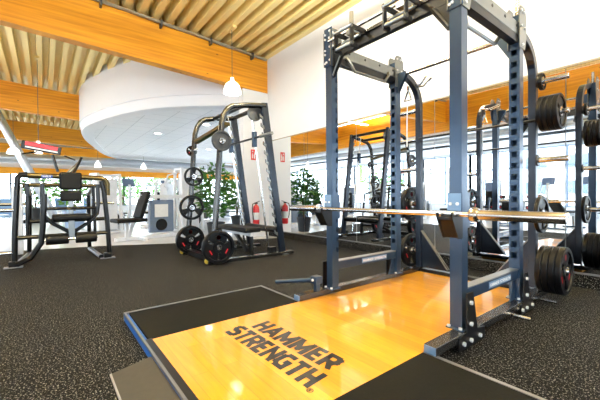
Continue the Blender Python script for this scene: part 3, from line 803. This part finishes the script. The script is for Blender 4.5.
for s in (-1, 1):
    c = .31; cf = .215
    MB().tube(q([(c + s * .33, 1.14), (c + s * .335, .85), (c + s * .32, .70), (c + s * .22, .58), (c + s * .06, .47), (c, .42)], AX + .08), .026, 10).build('swing_arm', 'frame_dark', ab)
    MB().tube(q([(c + s * .24, .79 + .0), (c + s * .35, .79)], AX + .05), .02, 8).build('arm_grip', 'vinyl_black', ab)
    MB().lathe([(0, 0), (.062, 0), (.07, .01), (.07, .25), (.062, .26), (0, .26)], (AX + .18, c + (.04 if s > 0 else -.30), .36), 'Y', 20).build('roller_pad', 'vinyl_black', ab)
    MB().tube([(AX, cf + s * .5 - .03, .03), (AX - 1.1, cf + s * .42, .03)], .034, 10).build('base_rail', 'frame_dark', ab)
    MB().bx((AX - .06, cf + s * .555 - .10, 0), (AX + .06, cf + s * .555 + .10, .012)).build('foot_plate', 'edge_metal', ab)
    MB().bx((AX - .05, cf + s * .555 - .05, .012), (AX + .05, cf + s * .555 + .05, .085)).build('foot_block', 'frame_dark', ab, bevel=.006)
    MB().tube([(AX - 1.1, cf + s * .42, .03), (AX - 1.0, cf + s * .40, 1.0), (AX - .35, cf + s * .42, 1.13)], .032, 10).build('rear_post', 'frame_dark', ab)
    MB().tube([(AX - .6, cf + s * .42, .85), (AX - .6, cf + s * .74, .85)], .022, 10).build('loading_peg', 'steel', ab)
MB().tube(q([(.0, 1.0), (-.02, .55), (-.04, .32), (-.16, .12), (-.30, .05)], AX + .1), .036, 10).build('curved_leg', 'frame_dark', ab)
MB().tube(q([(.0, .79), (.62, .79)], AX + .05), .022, 10).build('cross_bar', 'frame_dark', ab)
MB().tube(q([(-.30, .40), (.78, .40)], AX), .03, 10).build('cross_bar', 'frame_dark', ab)
MB().tube(q([(-.30, .60), (.78, .60)], AX - .3), .03, 10).build('cross_bar', 'frame_dark', ab)
MB().tube(q([(-.19, .40), (-.19, 1.15)], AX - .1), .022, 10).build('inner_post', 'frame_dark', ab)
MB().tube(q([(.62, .30), (.60, 1.12)], AX - .1), .022, 10).build('inner_post', 'frame_dark', ab)
MB().box((AX + .02, .31, 1.19), (.08, .27, .25)).build('back_pad', 'vinyl_black', ab, bevel=.025)
MB().box((AX + .03, .31, .97), (.08, .26, .15)).build('lower_back_pad', 'vinyl_black', ab, bevel=.025)
MB().box((AX + .12, .31, .665), (.36, .46, .085)).build('seat_pad', 'vinyl_black', ab, bevel=.028)
MB().bx((AX - .03, .28, .62), (AX + .0, .34, 1.2)).build('back_post', 'rack_silver', ab, bevel=.004)
MB().bx((AX + .09, .27, .33), (AX + .14, .345, .62)).build('seat_post', 'rack_silver', ab, bevel=.004)
MB().cyl((AX + .18, 0, .36), (AX + .18, .62, .36), .018, 10).build('roller_axle', 'chrome', ab)
MB().tube([(AX, .16, 1.32), (AX - .02, .10, 1.56)], .018, 8).build('header_arm', 'frame_dark', ab)
MB().tube([(AX, .35, 1.31), (AX - .02, .45, 1.55)], .018, 8).build('header_arm', 'frame_dark', ab)
MB().tube([(AX - .05, .28, 1.30), (AX - .1, .42, 1.47)], .026, 10).build('silver_arm', 'rack_silver', ab)
MB().tube([(AX - .1, -.24, 1.56), (AX - .1, -.07, 1.60)], .012, 8).build('handle', 'frame_dark', ab)
MB().tube([(AX - .1, .24, 1.57), (AX - .1, .38, 1.51)], .012, 8).build('handle', 'frame_dark', ab)
hdr = MB().bar((AX, -.24, 1.685), (AX, .20, 1.615), .06, .11).build('header', 'frame_dark', ab, bevel=.01)
MB().bar((AX + .031, -.20, 1.70), (AX + .031, .16, 1.643), .003, .055).build('red_panel', 'red', hdr)
MB().bar((AX + .031, -.20, 1.652), (AX + .031, .16, 1.595), .003, .02).build('silver_strip', 'white_label', hdr)
lb = MB().bx((AX - .113, -.03, 1.235), (AX - .110, .10, 1.275)).build('blue_sticker', 'blue_label', ab)
lm2 = MB(); lettering(lm2, 'HST', (AX - .110, -.015, 1.243), (0, 1, 0), (0, 0, 1), .10, .025, .2); lm2.build('sticker_lettering', 'white_label', lb, smooth=False)
MB().bx((AX - .25, -.36, .15), (AX - .15, -.24, 1.1)).build('weight_horn_guard', 'machine_white', ab, bevel=.01)
MB().tube([(AX, -.31, .78), (AX, -.62, .775)], .024, 12).build('loading_peg', 'steel', ab)
MB().tube([(AX, -.32, .20), (AX, -.62, .20)], .02, 12).build('loading_peg', 'steel', ab)

# ------------------------------------------------------------------ pillar fittings and plants
def extinguisher(x, y, z, label, face=0):
    t = thing('fire_extinguisher', label, 'fire extinguisher', (x, y, z), face, 'fire extinguishers')
    MB().lathe([(0, 0), (.06, 0), (.072, .015), (.075, .06), (.075, .38), (.065, .44), (.035, .475), (.02, .49), (.02, .51), (0, .51)], n=24).build('cylinder', 'red', t, local=True)
    MB().lathe([(.0755, .14), (.0765, .145), (.0765, .30), (.0755, .305)], n=24).build('paper_label', 'white_label', t, local=True)
    v = MB(); v.bx((-.022, -.03, .505), (.022, .03, .535)); v.bar((0, -.02, .53), (0, .10, .57), .02, .012); v.build('valve', 'black_plate', t, local=True)
    MB().tube([(.0, -.03, .52), (.02, -.10, .50), (.03, -.115, .42), (.03, -.10, .22), (.02, -.09, .14)], .011, 8).build('hose', 'black_plate', t, local=True)
    MB().bx((-.10, -.05, .30), (-.07, .05, .36)).build('wall_bracket', 'black_plate', t, local=True)
extinguisher(PX + .10, 3.87, .27, 'red fire extinguisher hanging on the white pillar')
sg = tag(MB().bx((PX + .001, 3.80, 1.80), (PX + .008, 3.93, 2.04)).build('fire_sign', 'red_sign', smooth=False), 'small red and white fire extinguisher sign on the white pillar', 'sign')
pc = MB(); pc.bx((PX + .008, 3.825, 1.835), (PX + .0095, 3.85, 1.94)); pc.bx((PX + .008, 3.83, 1.945), (PX + .0095, 3.845, 1.96))
pc.prism([(3.875, 1.83), (3.915, 1.83), (3.905, 1.89), (3.915, 1.93), (3.895, 2.01), (3.88, 1.95), (3.87, 1.9)], 'X', PX + .008, PX + .0095); pc.bx((PX + .008, 3.825, 1.98), (PX + .0095, 3.86, 2.01))
pc.build('pictogram', 'white_label', sg, smooth=False)

def leaves(rx, ry, rz, zc, n, size, seed=1, shape=None):
    rd = random.Random(seed); mb = MB()
    for i in range(n):
        while True:
            p = Vector((rd.uniform(-1, 1), rd.uniform(-1, 1), rd.uniform(-1, 1)))
            if .15 < p.length < 1: break
        c = Vector((p.x * rx, p.y * ry, zc + p.z * rz))
        d = Vector((p.x + rd.uniform(-.6, .6), p.y + rd.uniform(-.6, .6), rd.uniform(-.7, .4))).normalized()
        s = size * rd.uniform(.6, 1.2); w = d.cross(Vector((rd.uniform(-1, 1), rd.uniform(-1, 1), 1))).normalized() * s * .3
        up = d.cross(w).normalized() * s * .08
        mb.add([c, c + d * s * .5 + w - up, c + d * s - up, c + d * s * .5 - w - up, c + d * s * .5 + up], [(0, 1, 4), (1, 2, 4), (2, 3, 4), (3, 0, 4)])
    return mb
def potted(x, y, label, h=1.7, r=.4, n=420, size=.13, pot='pot_dark', pr=.2, ph=.38, lm='leaf', seed=1):
    t = thing('potted_plant', label, 'plant', (x, y, 0), 0, None)
    MB().lathe([(0, 0), (pr * .72, 0), (pr * .75, .02), (pr, ph), (pr * .9, ph), (pr * .86, ph - .04), (0, ph - .04)], n=24).build('pot', pot, t, local=True)
    tm = MB(); rd = random.Random(seed)
    for k in range(4):
        a = k * 1.6; tm.tube([(0, 0, ph - .05), (.05 * math.cos(a), .05 * math.sin(a), h * .45), (r * .4 * math.cos(a), r * .4 * math.sin(a), h * .8)], [.018, .013, .006], 6)
    tm.build('stem', 'bark', t, local=True)
    leaves(r, r, (h - ph - .1) / 2, (h + ph + .1) / 2, n, size, seed).build('foliage', lm, t, local=True, smooth=False)
potted(-6.95, 3.02, 'leafy green potted tree beside the white pillar behind the smith machine', 1.66, .40, 520, .15)
potted(-9.0, 4.6, 'smaller potted tree farther behind the one at the pillar', 1.6, .4, 300, .14, seed=4)
potted(-12.6, .75, 'green potted plant in a pale blue pot behind the left machine', 1.6, .5, 260, .16, 'pot_blue', .32, .55, 'leaf_light', 5)
potted(-18.6, -.3, 'tall potted plant by the far windows at the left', 2.0, .6, 260, .2, 'pot_dark', .3, .5, 'leaf_light', 6)
potted(-12.9, -2.4, 'potted tree at the back of the gym, seen only in the mirrors', 1.9, .5, 350, .16, seed=9)

# ------------------------------------------------------------------ background machines
def selector(x, y, rz, label, h=1.5, blue=True, seed=0):
    t = thing('strength_machine', label, 'exercise machine', (x, y, 0), rz, 'white strength machines')
    f = MB()
    for s in (-.28, .28):
        f.rpath([(.55, s, .04), (-.55, s, .04)], .07, .07, (0, 1, 0))
        f.rpath([(-.5, s, .04), (-.42, s, h), (-.1, s, h), (-.05, s, h - .1), (.02, s, .05)], .06, .06, (0, 1, 0))
    f.bx((-.54, -.28, .01), (-.47, .28, .07)); f.bx((.48, -.28, .01), (.55, .28, .07)); f.bx((-.42, -.28, h - .06), (-.36, .28, h))
    f.build('frame', 'machine_white', t, local=True)
    MB().bx((-.40, -.24, .08), (-.14, .24, h - .12)).build('shroud', 'machine_blue' if blue else 'machine_white', t, local=True, bevel=.02)
    ws = MB()
    for k in range(8): ws.bx((-.12, -.13, .12 + k * .055), (-.02, .13, .165 + k * .055))
    ws.build('weight_stack', 'dark_steel', t, local=True)
    MB().box((.30, 0, .45), (.42, .36, .08)).build('seat_pad', 'vinyl_black', t, local=True, bevel=.02)
    MB().box((.10, 0, .80), (.09, .32, .62), M=Matrix.Rotation(R(-14), 3, 'Y')).build('back_pad', 'vinyl_black', t, local=True, bevel=.02)
    MB().bar((.30, 0, .05), (.30, 0, .42), .07, .07).build('seat_post', 'machine_white', t, local=True)
    for s in (-1, 1):
        MB().tube([(-.2, s * .30, h - .1), (.15, s * .38, h - .15), (.42, s * .38, h - .45), (.45, s * .22, h - .5)], .022, 8).build('press_arm', 'machine_white', t, local=True)
    MB().lathe([(0, .0), (.16, 0), (.17, .012), (.16, .024), (0, .024)], (-.25, -.29, .35), 'Y', 20).build('cam_disc', 'dark_steel', t, local=True)
    return t
def cardio(x, y, rz, label):
    t = thing('cross_trainer', label, 'cardio machine', (x, y, 0), rz, 'cross trainers')
    MB().box((-.35, 0, .22), (.6, .36, .36)).build('housing', 'machine_white', t, local=True, bevel=.06)
    MB().box((0, 0, .04), (1.7, .12, .06)).build('base_rail', 'machine_blue', t, local=True, bevel=.01)
    MB().rpath([(.5, 0, .05), (.62, 0, 1.0), (.55, 0, 1.4)], .09, .07, (0, 1, 0)).build('mast', 'machine_white', t, local=True)
    MB().box((.50, 0, 1.47), (.06, .42, .3), M=Matrix.Rotation(R(-20), 3, 'Y')).build('console', 'machine_blue', t, local=True, bevel=.02)
    for s in (-1, 1):
        MB().tube([(.6, s * .1, .95), (.45, s * .27, 1.0), (.3, s * .29, 1.35), (.25, s * .27, 1.6)], .022, 8).build('moving_arm', 'machine_white', t, local=True)
        MB().box((.02 * s, s * .2, .3 + s * .06), (.42, .14, .05)).build('pedal', 'black_plate', t, local=True, bevel=.01)
        MB().bar((.6, s * .2, .25), (-.45, s * .2, .3), .04, .04).build('pedal_rail', 'rack_silver', t, local=True)
    return t
def tower(x, y, rz, label, h=2.25):
    t = thing('cable_tower', label, 'cable machine', (x, y, 0), rz, 'cable towers')
    f = MB()
    for s in (-.22, .22): f.rpath([(0, s, 0), (0, s, h)], .08, .06, (0, 1, 0))
    f.bx((-.05, -.26, h - .06), (.05, .26, h + .03)); f.bx((-.35, -.26, 0), (.45, .26, .06))
    f.build('frame', 'machine_white', t, local=True)
    g = MB(); g.cyl((.03, -.08, .06), (.03, -.08, h), .011, 8); g.cyl((.03, .08, .06), (.03, .08, h), .011, 8); g.build('guide_rods', 'chrome', t, local=True)
    w = MB()
    for k in range(14): w.bx((-.03, -.16, .09 + k * .045), (.09, .16, .128 + k * .045))
    w.build('weight_stack', 'dark_steel', t, local=True)
    MB().lathe([(0, -.015), (.06, -.015), (.055, 0), (.06, .015), (0, .015)], (.1, 0, h - .15), 'Y', 18).build('pulley', 'black_plate', t, local=True)
    MB().tube([(.16, 0, h - .15), (.17, 0, 1.3)], .005, 6).build('cable', 'dark_steel', t, local=True)
    return t

# leg press just left of the smith machine
lp = thing('leg_curl_machine', 'white framed leg machine with black seat, left of the smith machine', 'exercise machine', (-8.1, 2.12, 0), R(12))
f = MB()
f.rpath([(-.2, -.62, .05), (-.05, -.40, .95), (-.05, .46, .95)], .07, .07, (1, 0, 0)); f.rpath([(-.05, .46, .95), (-.05, .56, .05)], .07, .07, (1, 0, 0)); f.bx((-.1, -.95, .0), (.02, .70, .07)); f.bx((-.5, .5, 0), (.4, .58, .06)); f.bx((-.5, -.5, 0), (.3, -.42, .06))
f.bx((-.12, -.42, .92), (.05, 1.0, 1.0)); f.build('frame', 'machine_white', lp, local=True)
MB().bx((-.14, -.20, .12), (-.02, .38, .88)).build('shroud', 'machine_blue', lp, local=True, bevel=.02)
MB().bx((-.018, -.10, .48), (.0, .22, .78)).build('instruction_panel', 'white_label', lp, local=True)
fd = MB().lathe([(0, 0), (.13, 0), (.14, .015), (.13, .03), (0, .03)], (-.015, .06, .30), 'X', 24).build('cam_disc', 'dark_steel', lp, local=True)
hb = MB()
for k in range(6): hb.bolts([(.016, .06 + .08 * math.cos(k * PI / 3), .30 + .08 * math.sin(k * PI / 3))], (1, 0, 0), .022, .004)
hb.build('disc_holes', 'white_label', fd)
MB().box((.1, -.72, .45), (.42, .62, .08)).build('seat_pad', 'vinyl_black', lp, local=True, bevel=.02)
MB().box((.1, -.44, .78), (.36, .09, .6), M=Matrix.Rotation(R(-18), 3, 'X')).build('back_pad', 'vinyl_black', lp, local=True, bevel=.02)
MB().bar((.05, -.75, .05), (.05, -.75, .42), .06, .06).build('seat_post', 'machine_white', lp, local=True)
for s in (-.11, .11):
    MB().lathe([(0, -.08), (.055, -.08), (.06, 0), (.055, .08), (0, .08)], (.1, 1.0 + s, .98), 'Y', 18).build('roller_pad', 'pot_dark', lp, local=True)

# direct view: spots left of the pillar
selector(-10.3, 1.2, R(200), 'white strength machine behind the black left machine, upright behind its arm', 1.55, False)
selector(-11.2, 3.0, R(215), 'white strength machine farther back, behind the leg machine', 1.5, False)
selector(-9.3, 3.1, R(190), 'white strength machine standing left of the pillar, behind the smith machine', 1.7, False)
cardio(-13.5, 2.2, R(20), 'white cross trainer behind the right arm of the left machine')
cardio(-14.2, 3.7, R(20), 'white cross trainer under the ceiling drum, second from the left')
cardio(-14.6, 5.2, R(20), 'white cross trainer under the ceiling drum, behind the smith machine left leg')
cardio(-14.2, 6.8, R(20), 'white cross trainer under the ceiling drum, between the smith machine legs')
tower(-12.6, 5.0, R(-30), 'white cable tower beneath the ceiling drum, left of the plant')
tower(-11.0, 6.2, R(-30), 'white cable tower beneath the ceiling drum, behind the plant')
# mirrored back of the gym
selector(-9.0, -2.6, R(60), 'white strength machine in the mirror behind the reflected smith machine', 1.6, False)
selector(-11.4, -3.4, R(50), 'white strength machine in the mirror, left of the reflected rack', 1.5)
selector(-7.6, -3.2, R(75), 'white strength machine in the mirror, right of the reflected smith machine', 1.45)
tower(-8.9, -6.2, R(70), 'white cable tower in the mirror, left of the right front upright')
tower(-7.7, -6.6, R(70), 'white cable tower in the mirror beside its twin, nearer the upright')
selector(-6.0, -6.3, R(80), 'white strength machine reflected right of the right front upright', 1.6)
cardio(-4.2, -7.6, R(90), 'white cross trainer in the mirror behind the barbell sleeve')
cardio(-3.0, -7.9, R(90), 'white cross trainer in the mirror at the right edge')
selector(-1.9, -6.0, R(95), 'white strength machine in the mirror behind the stored plates', 1.5)

# dumbbell rack, seen in the mirror
db = thing('dumbbell_rack', 'two-tier dumbbell rack at the back, seen in the mirror', 'dumbbell rack', (-4.6, -5.0, 0), 0)
for x in (-.9, .9):
    MB().rpath([(x, .25, 0), (x, .05, .85)], .06, .06, (1, 0, 0)).build('side_frame', 'rack_paint', db, local=True)
    MB().bx((x - .03, -.3, 0), (x + .03, .35, .05)).build('foot', 'rack_paint', db, local=True)
for z, y in ((.42, .14), (.80, .05)):
    MB().bx((-.9, y - .13, z - .02), (.9, y + .13, z + .01)).build('shelf', 'rack_silver', db, local=True)
base = None; side_n = ['leftmost', 'second from the left', 'third from the left', 'third from the right', 'second from the right', 'rightmost']
for ti, (z, y) in enumerate(((.42, .14), (.80, .05))):
    for i in range(6):
        if base is None:
            d = thing('dumbbell', 'x', 'dumbbell', (0, 0, 0), 0, 'dumbbells on the rack')
            MB().cyl((0, -.07, 0), (0, .07, 0), .016, 10).build('handle', 'chrome', d, local=True)
            for s in (-1, 1):
                hh = MB().lathe([(0, s * .05), (.062, s * .05), (.066, s * .06), (.066, s * .12), (.058, s * .13), (0, s * .13)], axis='Y', n=18).build('head', 'rubber_black', d, local=True)
                MB().lathe([(0, s * .132), (.03, s * .132)], axis='Y', n=14).build('badge', 'red', hh)
            base = d
        else: d = copy_tree(base)
        d.location = (-4.6 - .72 + i * .288, -5.0 + y, z + .077)
        d['label'] = 'black dumbbell with red ends on the %s rack shelf, %s' % (('lower', 'upper')[ti], side_n[i])

def flat_bench(x, y, rz, label):
    t = thing('weight_bench', label, 'bench', (x, y, 0), rz, 'benches at the back')
    MB().box((-.2, 0, .45), (.75, .30, .07)).build('seat_pad', 'vinyl_black', t, local=True, bevel=.02)
    MB().box((.42, 0, .60), (.62, .30, .07), M=Matrix.Rotation(R(-38), 3, 'Y')).build('back_pad', 'vinyl_black', t, local=True, bevel=.02)
    MB().bar((-.5, 0, .36), (.5, 0, .36), .06, .06).build('spine', 'rack_silver', t, local=True)
    for xx in (-.48, .48):
        MB().bar((xx, 0, .34), (xx * 1.08, 0, .04), .05, .05).build('leg', 'rack_silver', t, local=True)
        MB().bx((xx * 1.08 - .03, -.27, 0), (xx * 1.08 + .03, .27, .04)).build('foot', 'rack_paint', t, local=True)
flat_bench(-5.6, -2.5, R(20), 'black incline bench in the mirror, below the reflected dumbbell rack')
flat_bench(-4.1, -2.8, R(70), 'black incline bench in the mirror, behind the right middle upright')
flat_bench(-2.7, -2.9, R(100), 'black incline bench in the mirror, just left of the lower stored plates')
flat_bench(-7.3, -2.0, R(-30), 'black incline bench in the mirror, between the left and right uprights')

# green banner stand seen in the mirror
gb = thing('banner_stand', 'bright green banner on a stand, seen in the mirror through the smith machine', 'banner', (-10.2, -2.9, 0), R(60))
MB().bx((-.3, -.03, 1.55), (.3, -.02, 2.35)).build('banner', 'green_sign', gb, local=True)
MB().cyl((0, 0, 0), (0, 0, 2.35), .02, 8).build('pole', 'chrome', gb, local=True)
MB().lathe([(0, 0), (.2, 0), (.2, .02), (0, .03)], n=20).build('base', 'pot_dark', gb, local=True)

# cafe chairs by the far-left windows
def chair(x, y, rz, label):
    t = thing('chair', label, 'chair', (x, y, 0), rz, 'cafe chairs at the far left')
    MB().box((0, 0, .45), (.44, .44, .05)).build('seat', 'chair_blue', t, local=True, bevel=.015)
    MB().box((-.20, 0, .72), (.05, .42, .42)).build('backrest', 'chair_blue', t, local=True, bevel=.015)
    for sx in (-.19, .19):
        for sy_ in (-.19, .19): MB().cyl((sx, sy_, 0), (sx * .95, sy_ * .95, .44), .014, 8).build('leg', 'chrome', t, local=True)
for i, (x, y) in enumerate([(-12.0, -.75), (-13.6, -.6), (-15.2, -.9), (-17.5, .6), (-16.4, 1.3)]):
    chair(x, y, R(20 + 50 * i), ['blue cafe chair at the left edge, nearest of the row', 'blue cafe chair at the left edge, second in the row', 'blue cafe chair at the left edge, by the tall plant',
                                 'blue cafe chair far behind the left machine, near the duct', 'blue cafe chair far behind the left machine seat'][i])

# outside: trees and a pale building
def tree(x, y, label, h=5.0, r=1.9, seed=1):
    t = thing('tree', label, 'tree', (x, y, -.15), 0, 'trees outside the windows')
    MB().tube([(0, 0, 0), (.05, 0, h * .35), (0, .05, h * .7)], [.16, .12, .05], 8).build('trunk', 'bark', t, local=True)
    leaves(r, r, h * .42, h * .55, 420, .42, seed).build('crown', 'leaf_light', t, local=True, smooth=False)
tree(-30.5, 1.2, 'green tree outside the far windows, behind the left machine', 4.2, 1.8, 11)
tree(-32, 5.4, 'green tree outside the far windows, right of the left machine', 3.4, 1.5, 12)
tree(-31.5, 9.0, 'green tree outside the far windows under the ceiling drum', 3.4, 1.5, 13)
tree(-19, -16, 'green tree outside the back windows, seen in the mirrors', 4.2, 1.8, 14)
bd = thing('building', 'pale building outside the back windows, seen in the mirrors', 'building', (-4, -30, -.15))
MB().bx((-12, -32, -.15), (6, -26, 5.5)).build('wall', 'facade', bd)
for i in range(6):
    for z in (1, 3.2):
        MB().bx((-11 + i * 2.9, -26.02, z), (-9.4 + i * 2.9, -25.97, z + 1.1)).build('window', 'glass_dark', bd)

# ------------------------------------------------------------------ light
w = bpy.data.worlds.new('World'); S.world = w; w.use_nodes = True
nt = w.node_tree; bg = nt.nodes['Background']
bg.inputs[0].default_value = (.80, .90, 1.0, 1); bg.inputs[1].default_value = 7.0
sl = bpy.data.lights.new('sun', 'SUN'); sl.energy = 5; sl.angle = .02; sl.color = (1, .96, .9)
so = bpy.data.objects.new('sun', sl); COL.objects.link(so); so.rotation_euler = (R(-22), R(20), 0)
def portal(loc, rot, sx, sy_):
    l = bpy.data.lights.new('window_portal', 'AREA'); l.shape = 'RECTANGLE'; l.size = sx; l.size_y = sy_
    l.cycles.is_portal = True
    o = bpy.data.objects.new('window_portal', l); COL.objects.link(o); o.location = loc; o.rotation_euler = rot
portal((X0 - .1, 1.5, 1.7), (0, R(-90), 0), 2.8, 25)
portal((X1 + .1, -3.4, 1.8), (0, R(90), 0), 3.0, 15)
portal((-10.5, Y0 - .1, 1.8), (R(90), 0, 0), 33, 3.1)
portal((-17, Y1 + .1, 1.7), (R(-90), 0, 0), 20, 2.8)
# added fill lights under the deck, out of view, to brighten hall and ceiling
def linear(x, y, label):
    z = roof(y) - .42
    t = thing('added_fill_light', label, 'ceiling light', (x, y, z), 0, 'added fill lights under the roof deck')
    MB().bx((-.06, -.75, 0), (.06, .75, .05)).build('housing', 'white_paint', t, local=True)
    MB().cyl((0, -.6, .05), (0, -.6, .38), .004, 6).build('wire', 'pipe_dark', t, local=True)
    MB().cyl((0, .6, .05), (0, .6, .38), .004, 6).build('wire', 'pipe_dark', t, local=True)
    l = bpy.data.lights.new('fill_light_down', 'AREA'); l.shape = 'RECTANGLE'; l.size = .14; l.size_y = 1.5; l.energy = 90; l.color = (1, .95, .87)
    o = bpy.data.objects.new('fill_light_down', l); COL.objects.link(o); o.location = (x, y, z - .01)
    # added upward fill that brightens the roof deck
    l = bpy.data.lights.new('fill_light_up', 'AREA'); l.shape = 'RECTANGLE'; l.size = .14; l.size_y = 1.5; l.energy = 330; l.color = (1, .93, .8)
    o = bpy.data.objects.new('fill_light_up', l); COL.objects.link(o); o.location = (x, y, z + .06); o.rotation_euler = (PI, 0, 0)
for x in (-3.2, 1.0):
    for y in (.1, 2.4):
        linear(x, y, 'added long white fill light hanging unseen under the roof deck above the camera')
for y in (-2.4,): linear(-10, y, 'added long white fill light hanging unseen between the first and second timber beams')

# ------------------------------------------------------------------ camera
cam = bpy.data.cameras.new('camera'); co = bpy.data.objects.new('camera', cam); COL.objects.link(co)
cam.sensor_width = 36; cam.lens = 328.55 / 600 * 36; cam.clip_start = .05; cam.clip_end = 200
rt = Vector((0.6142001280340942, 0.7891213458286924, -0.00676049409552291)); up = Vector((-0.004388541872866715, 0.01198217066598782, 0.9999185808286398)); fw = Vector((-0.7891381016166513, 0.6141204516572009, -0.010822542826118237))
M = Matrix((rt, up, -fw)).transposed().to_4x4(); M.translation = (0, 0, .94)
co.matrix_world = M
S.camera = co
S.view_settings.view_transform = 'Standard'; S.view_settings.look = 'None'; S.view_settings.gamma = 1
S.view_settings.exposure = .30
S.cycles.use_denoising = True
S.cycles.max_bounces = 10; S.cycles.diffuse_bounces = 5; S.cycles.glossy_bounces = 5; S.cycles.transparent_max_bounces = 12
S.cycles.sample_clamp_indirect = 8
S.cycles.caustics_reflective = False; S.cycles.caustics_refractive = False
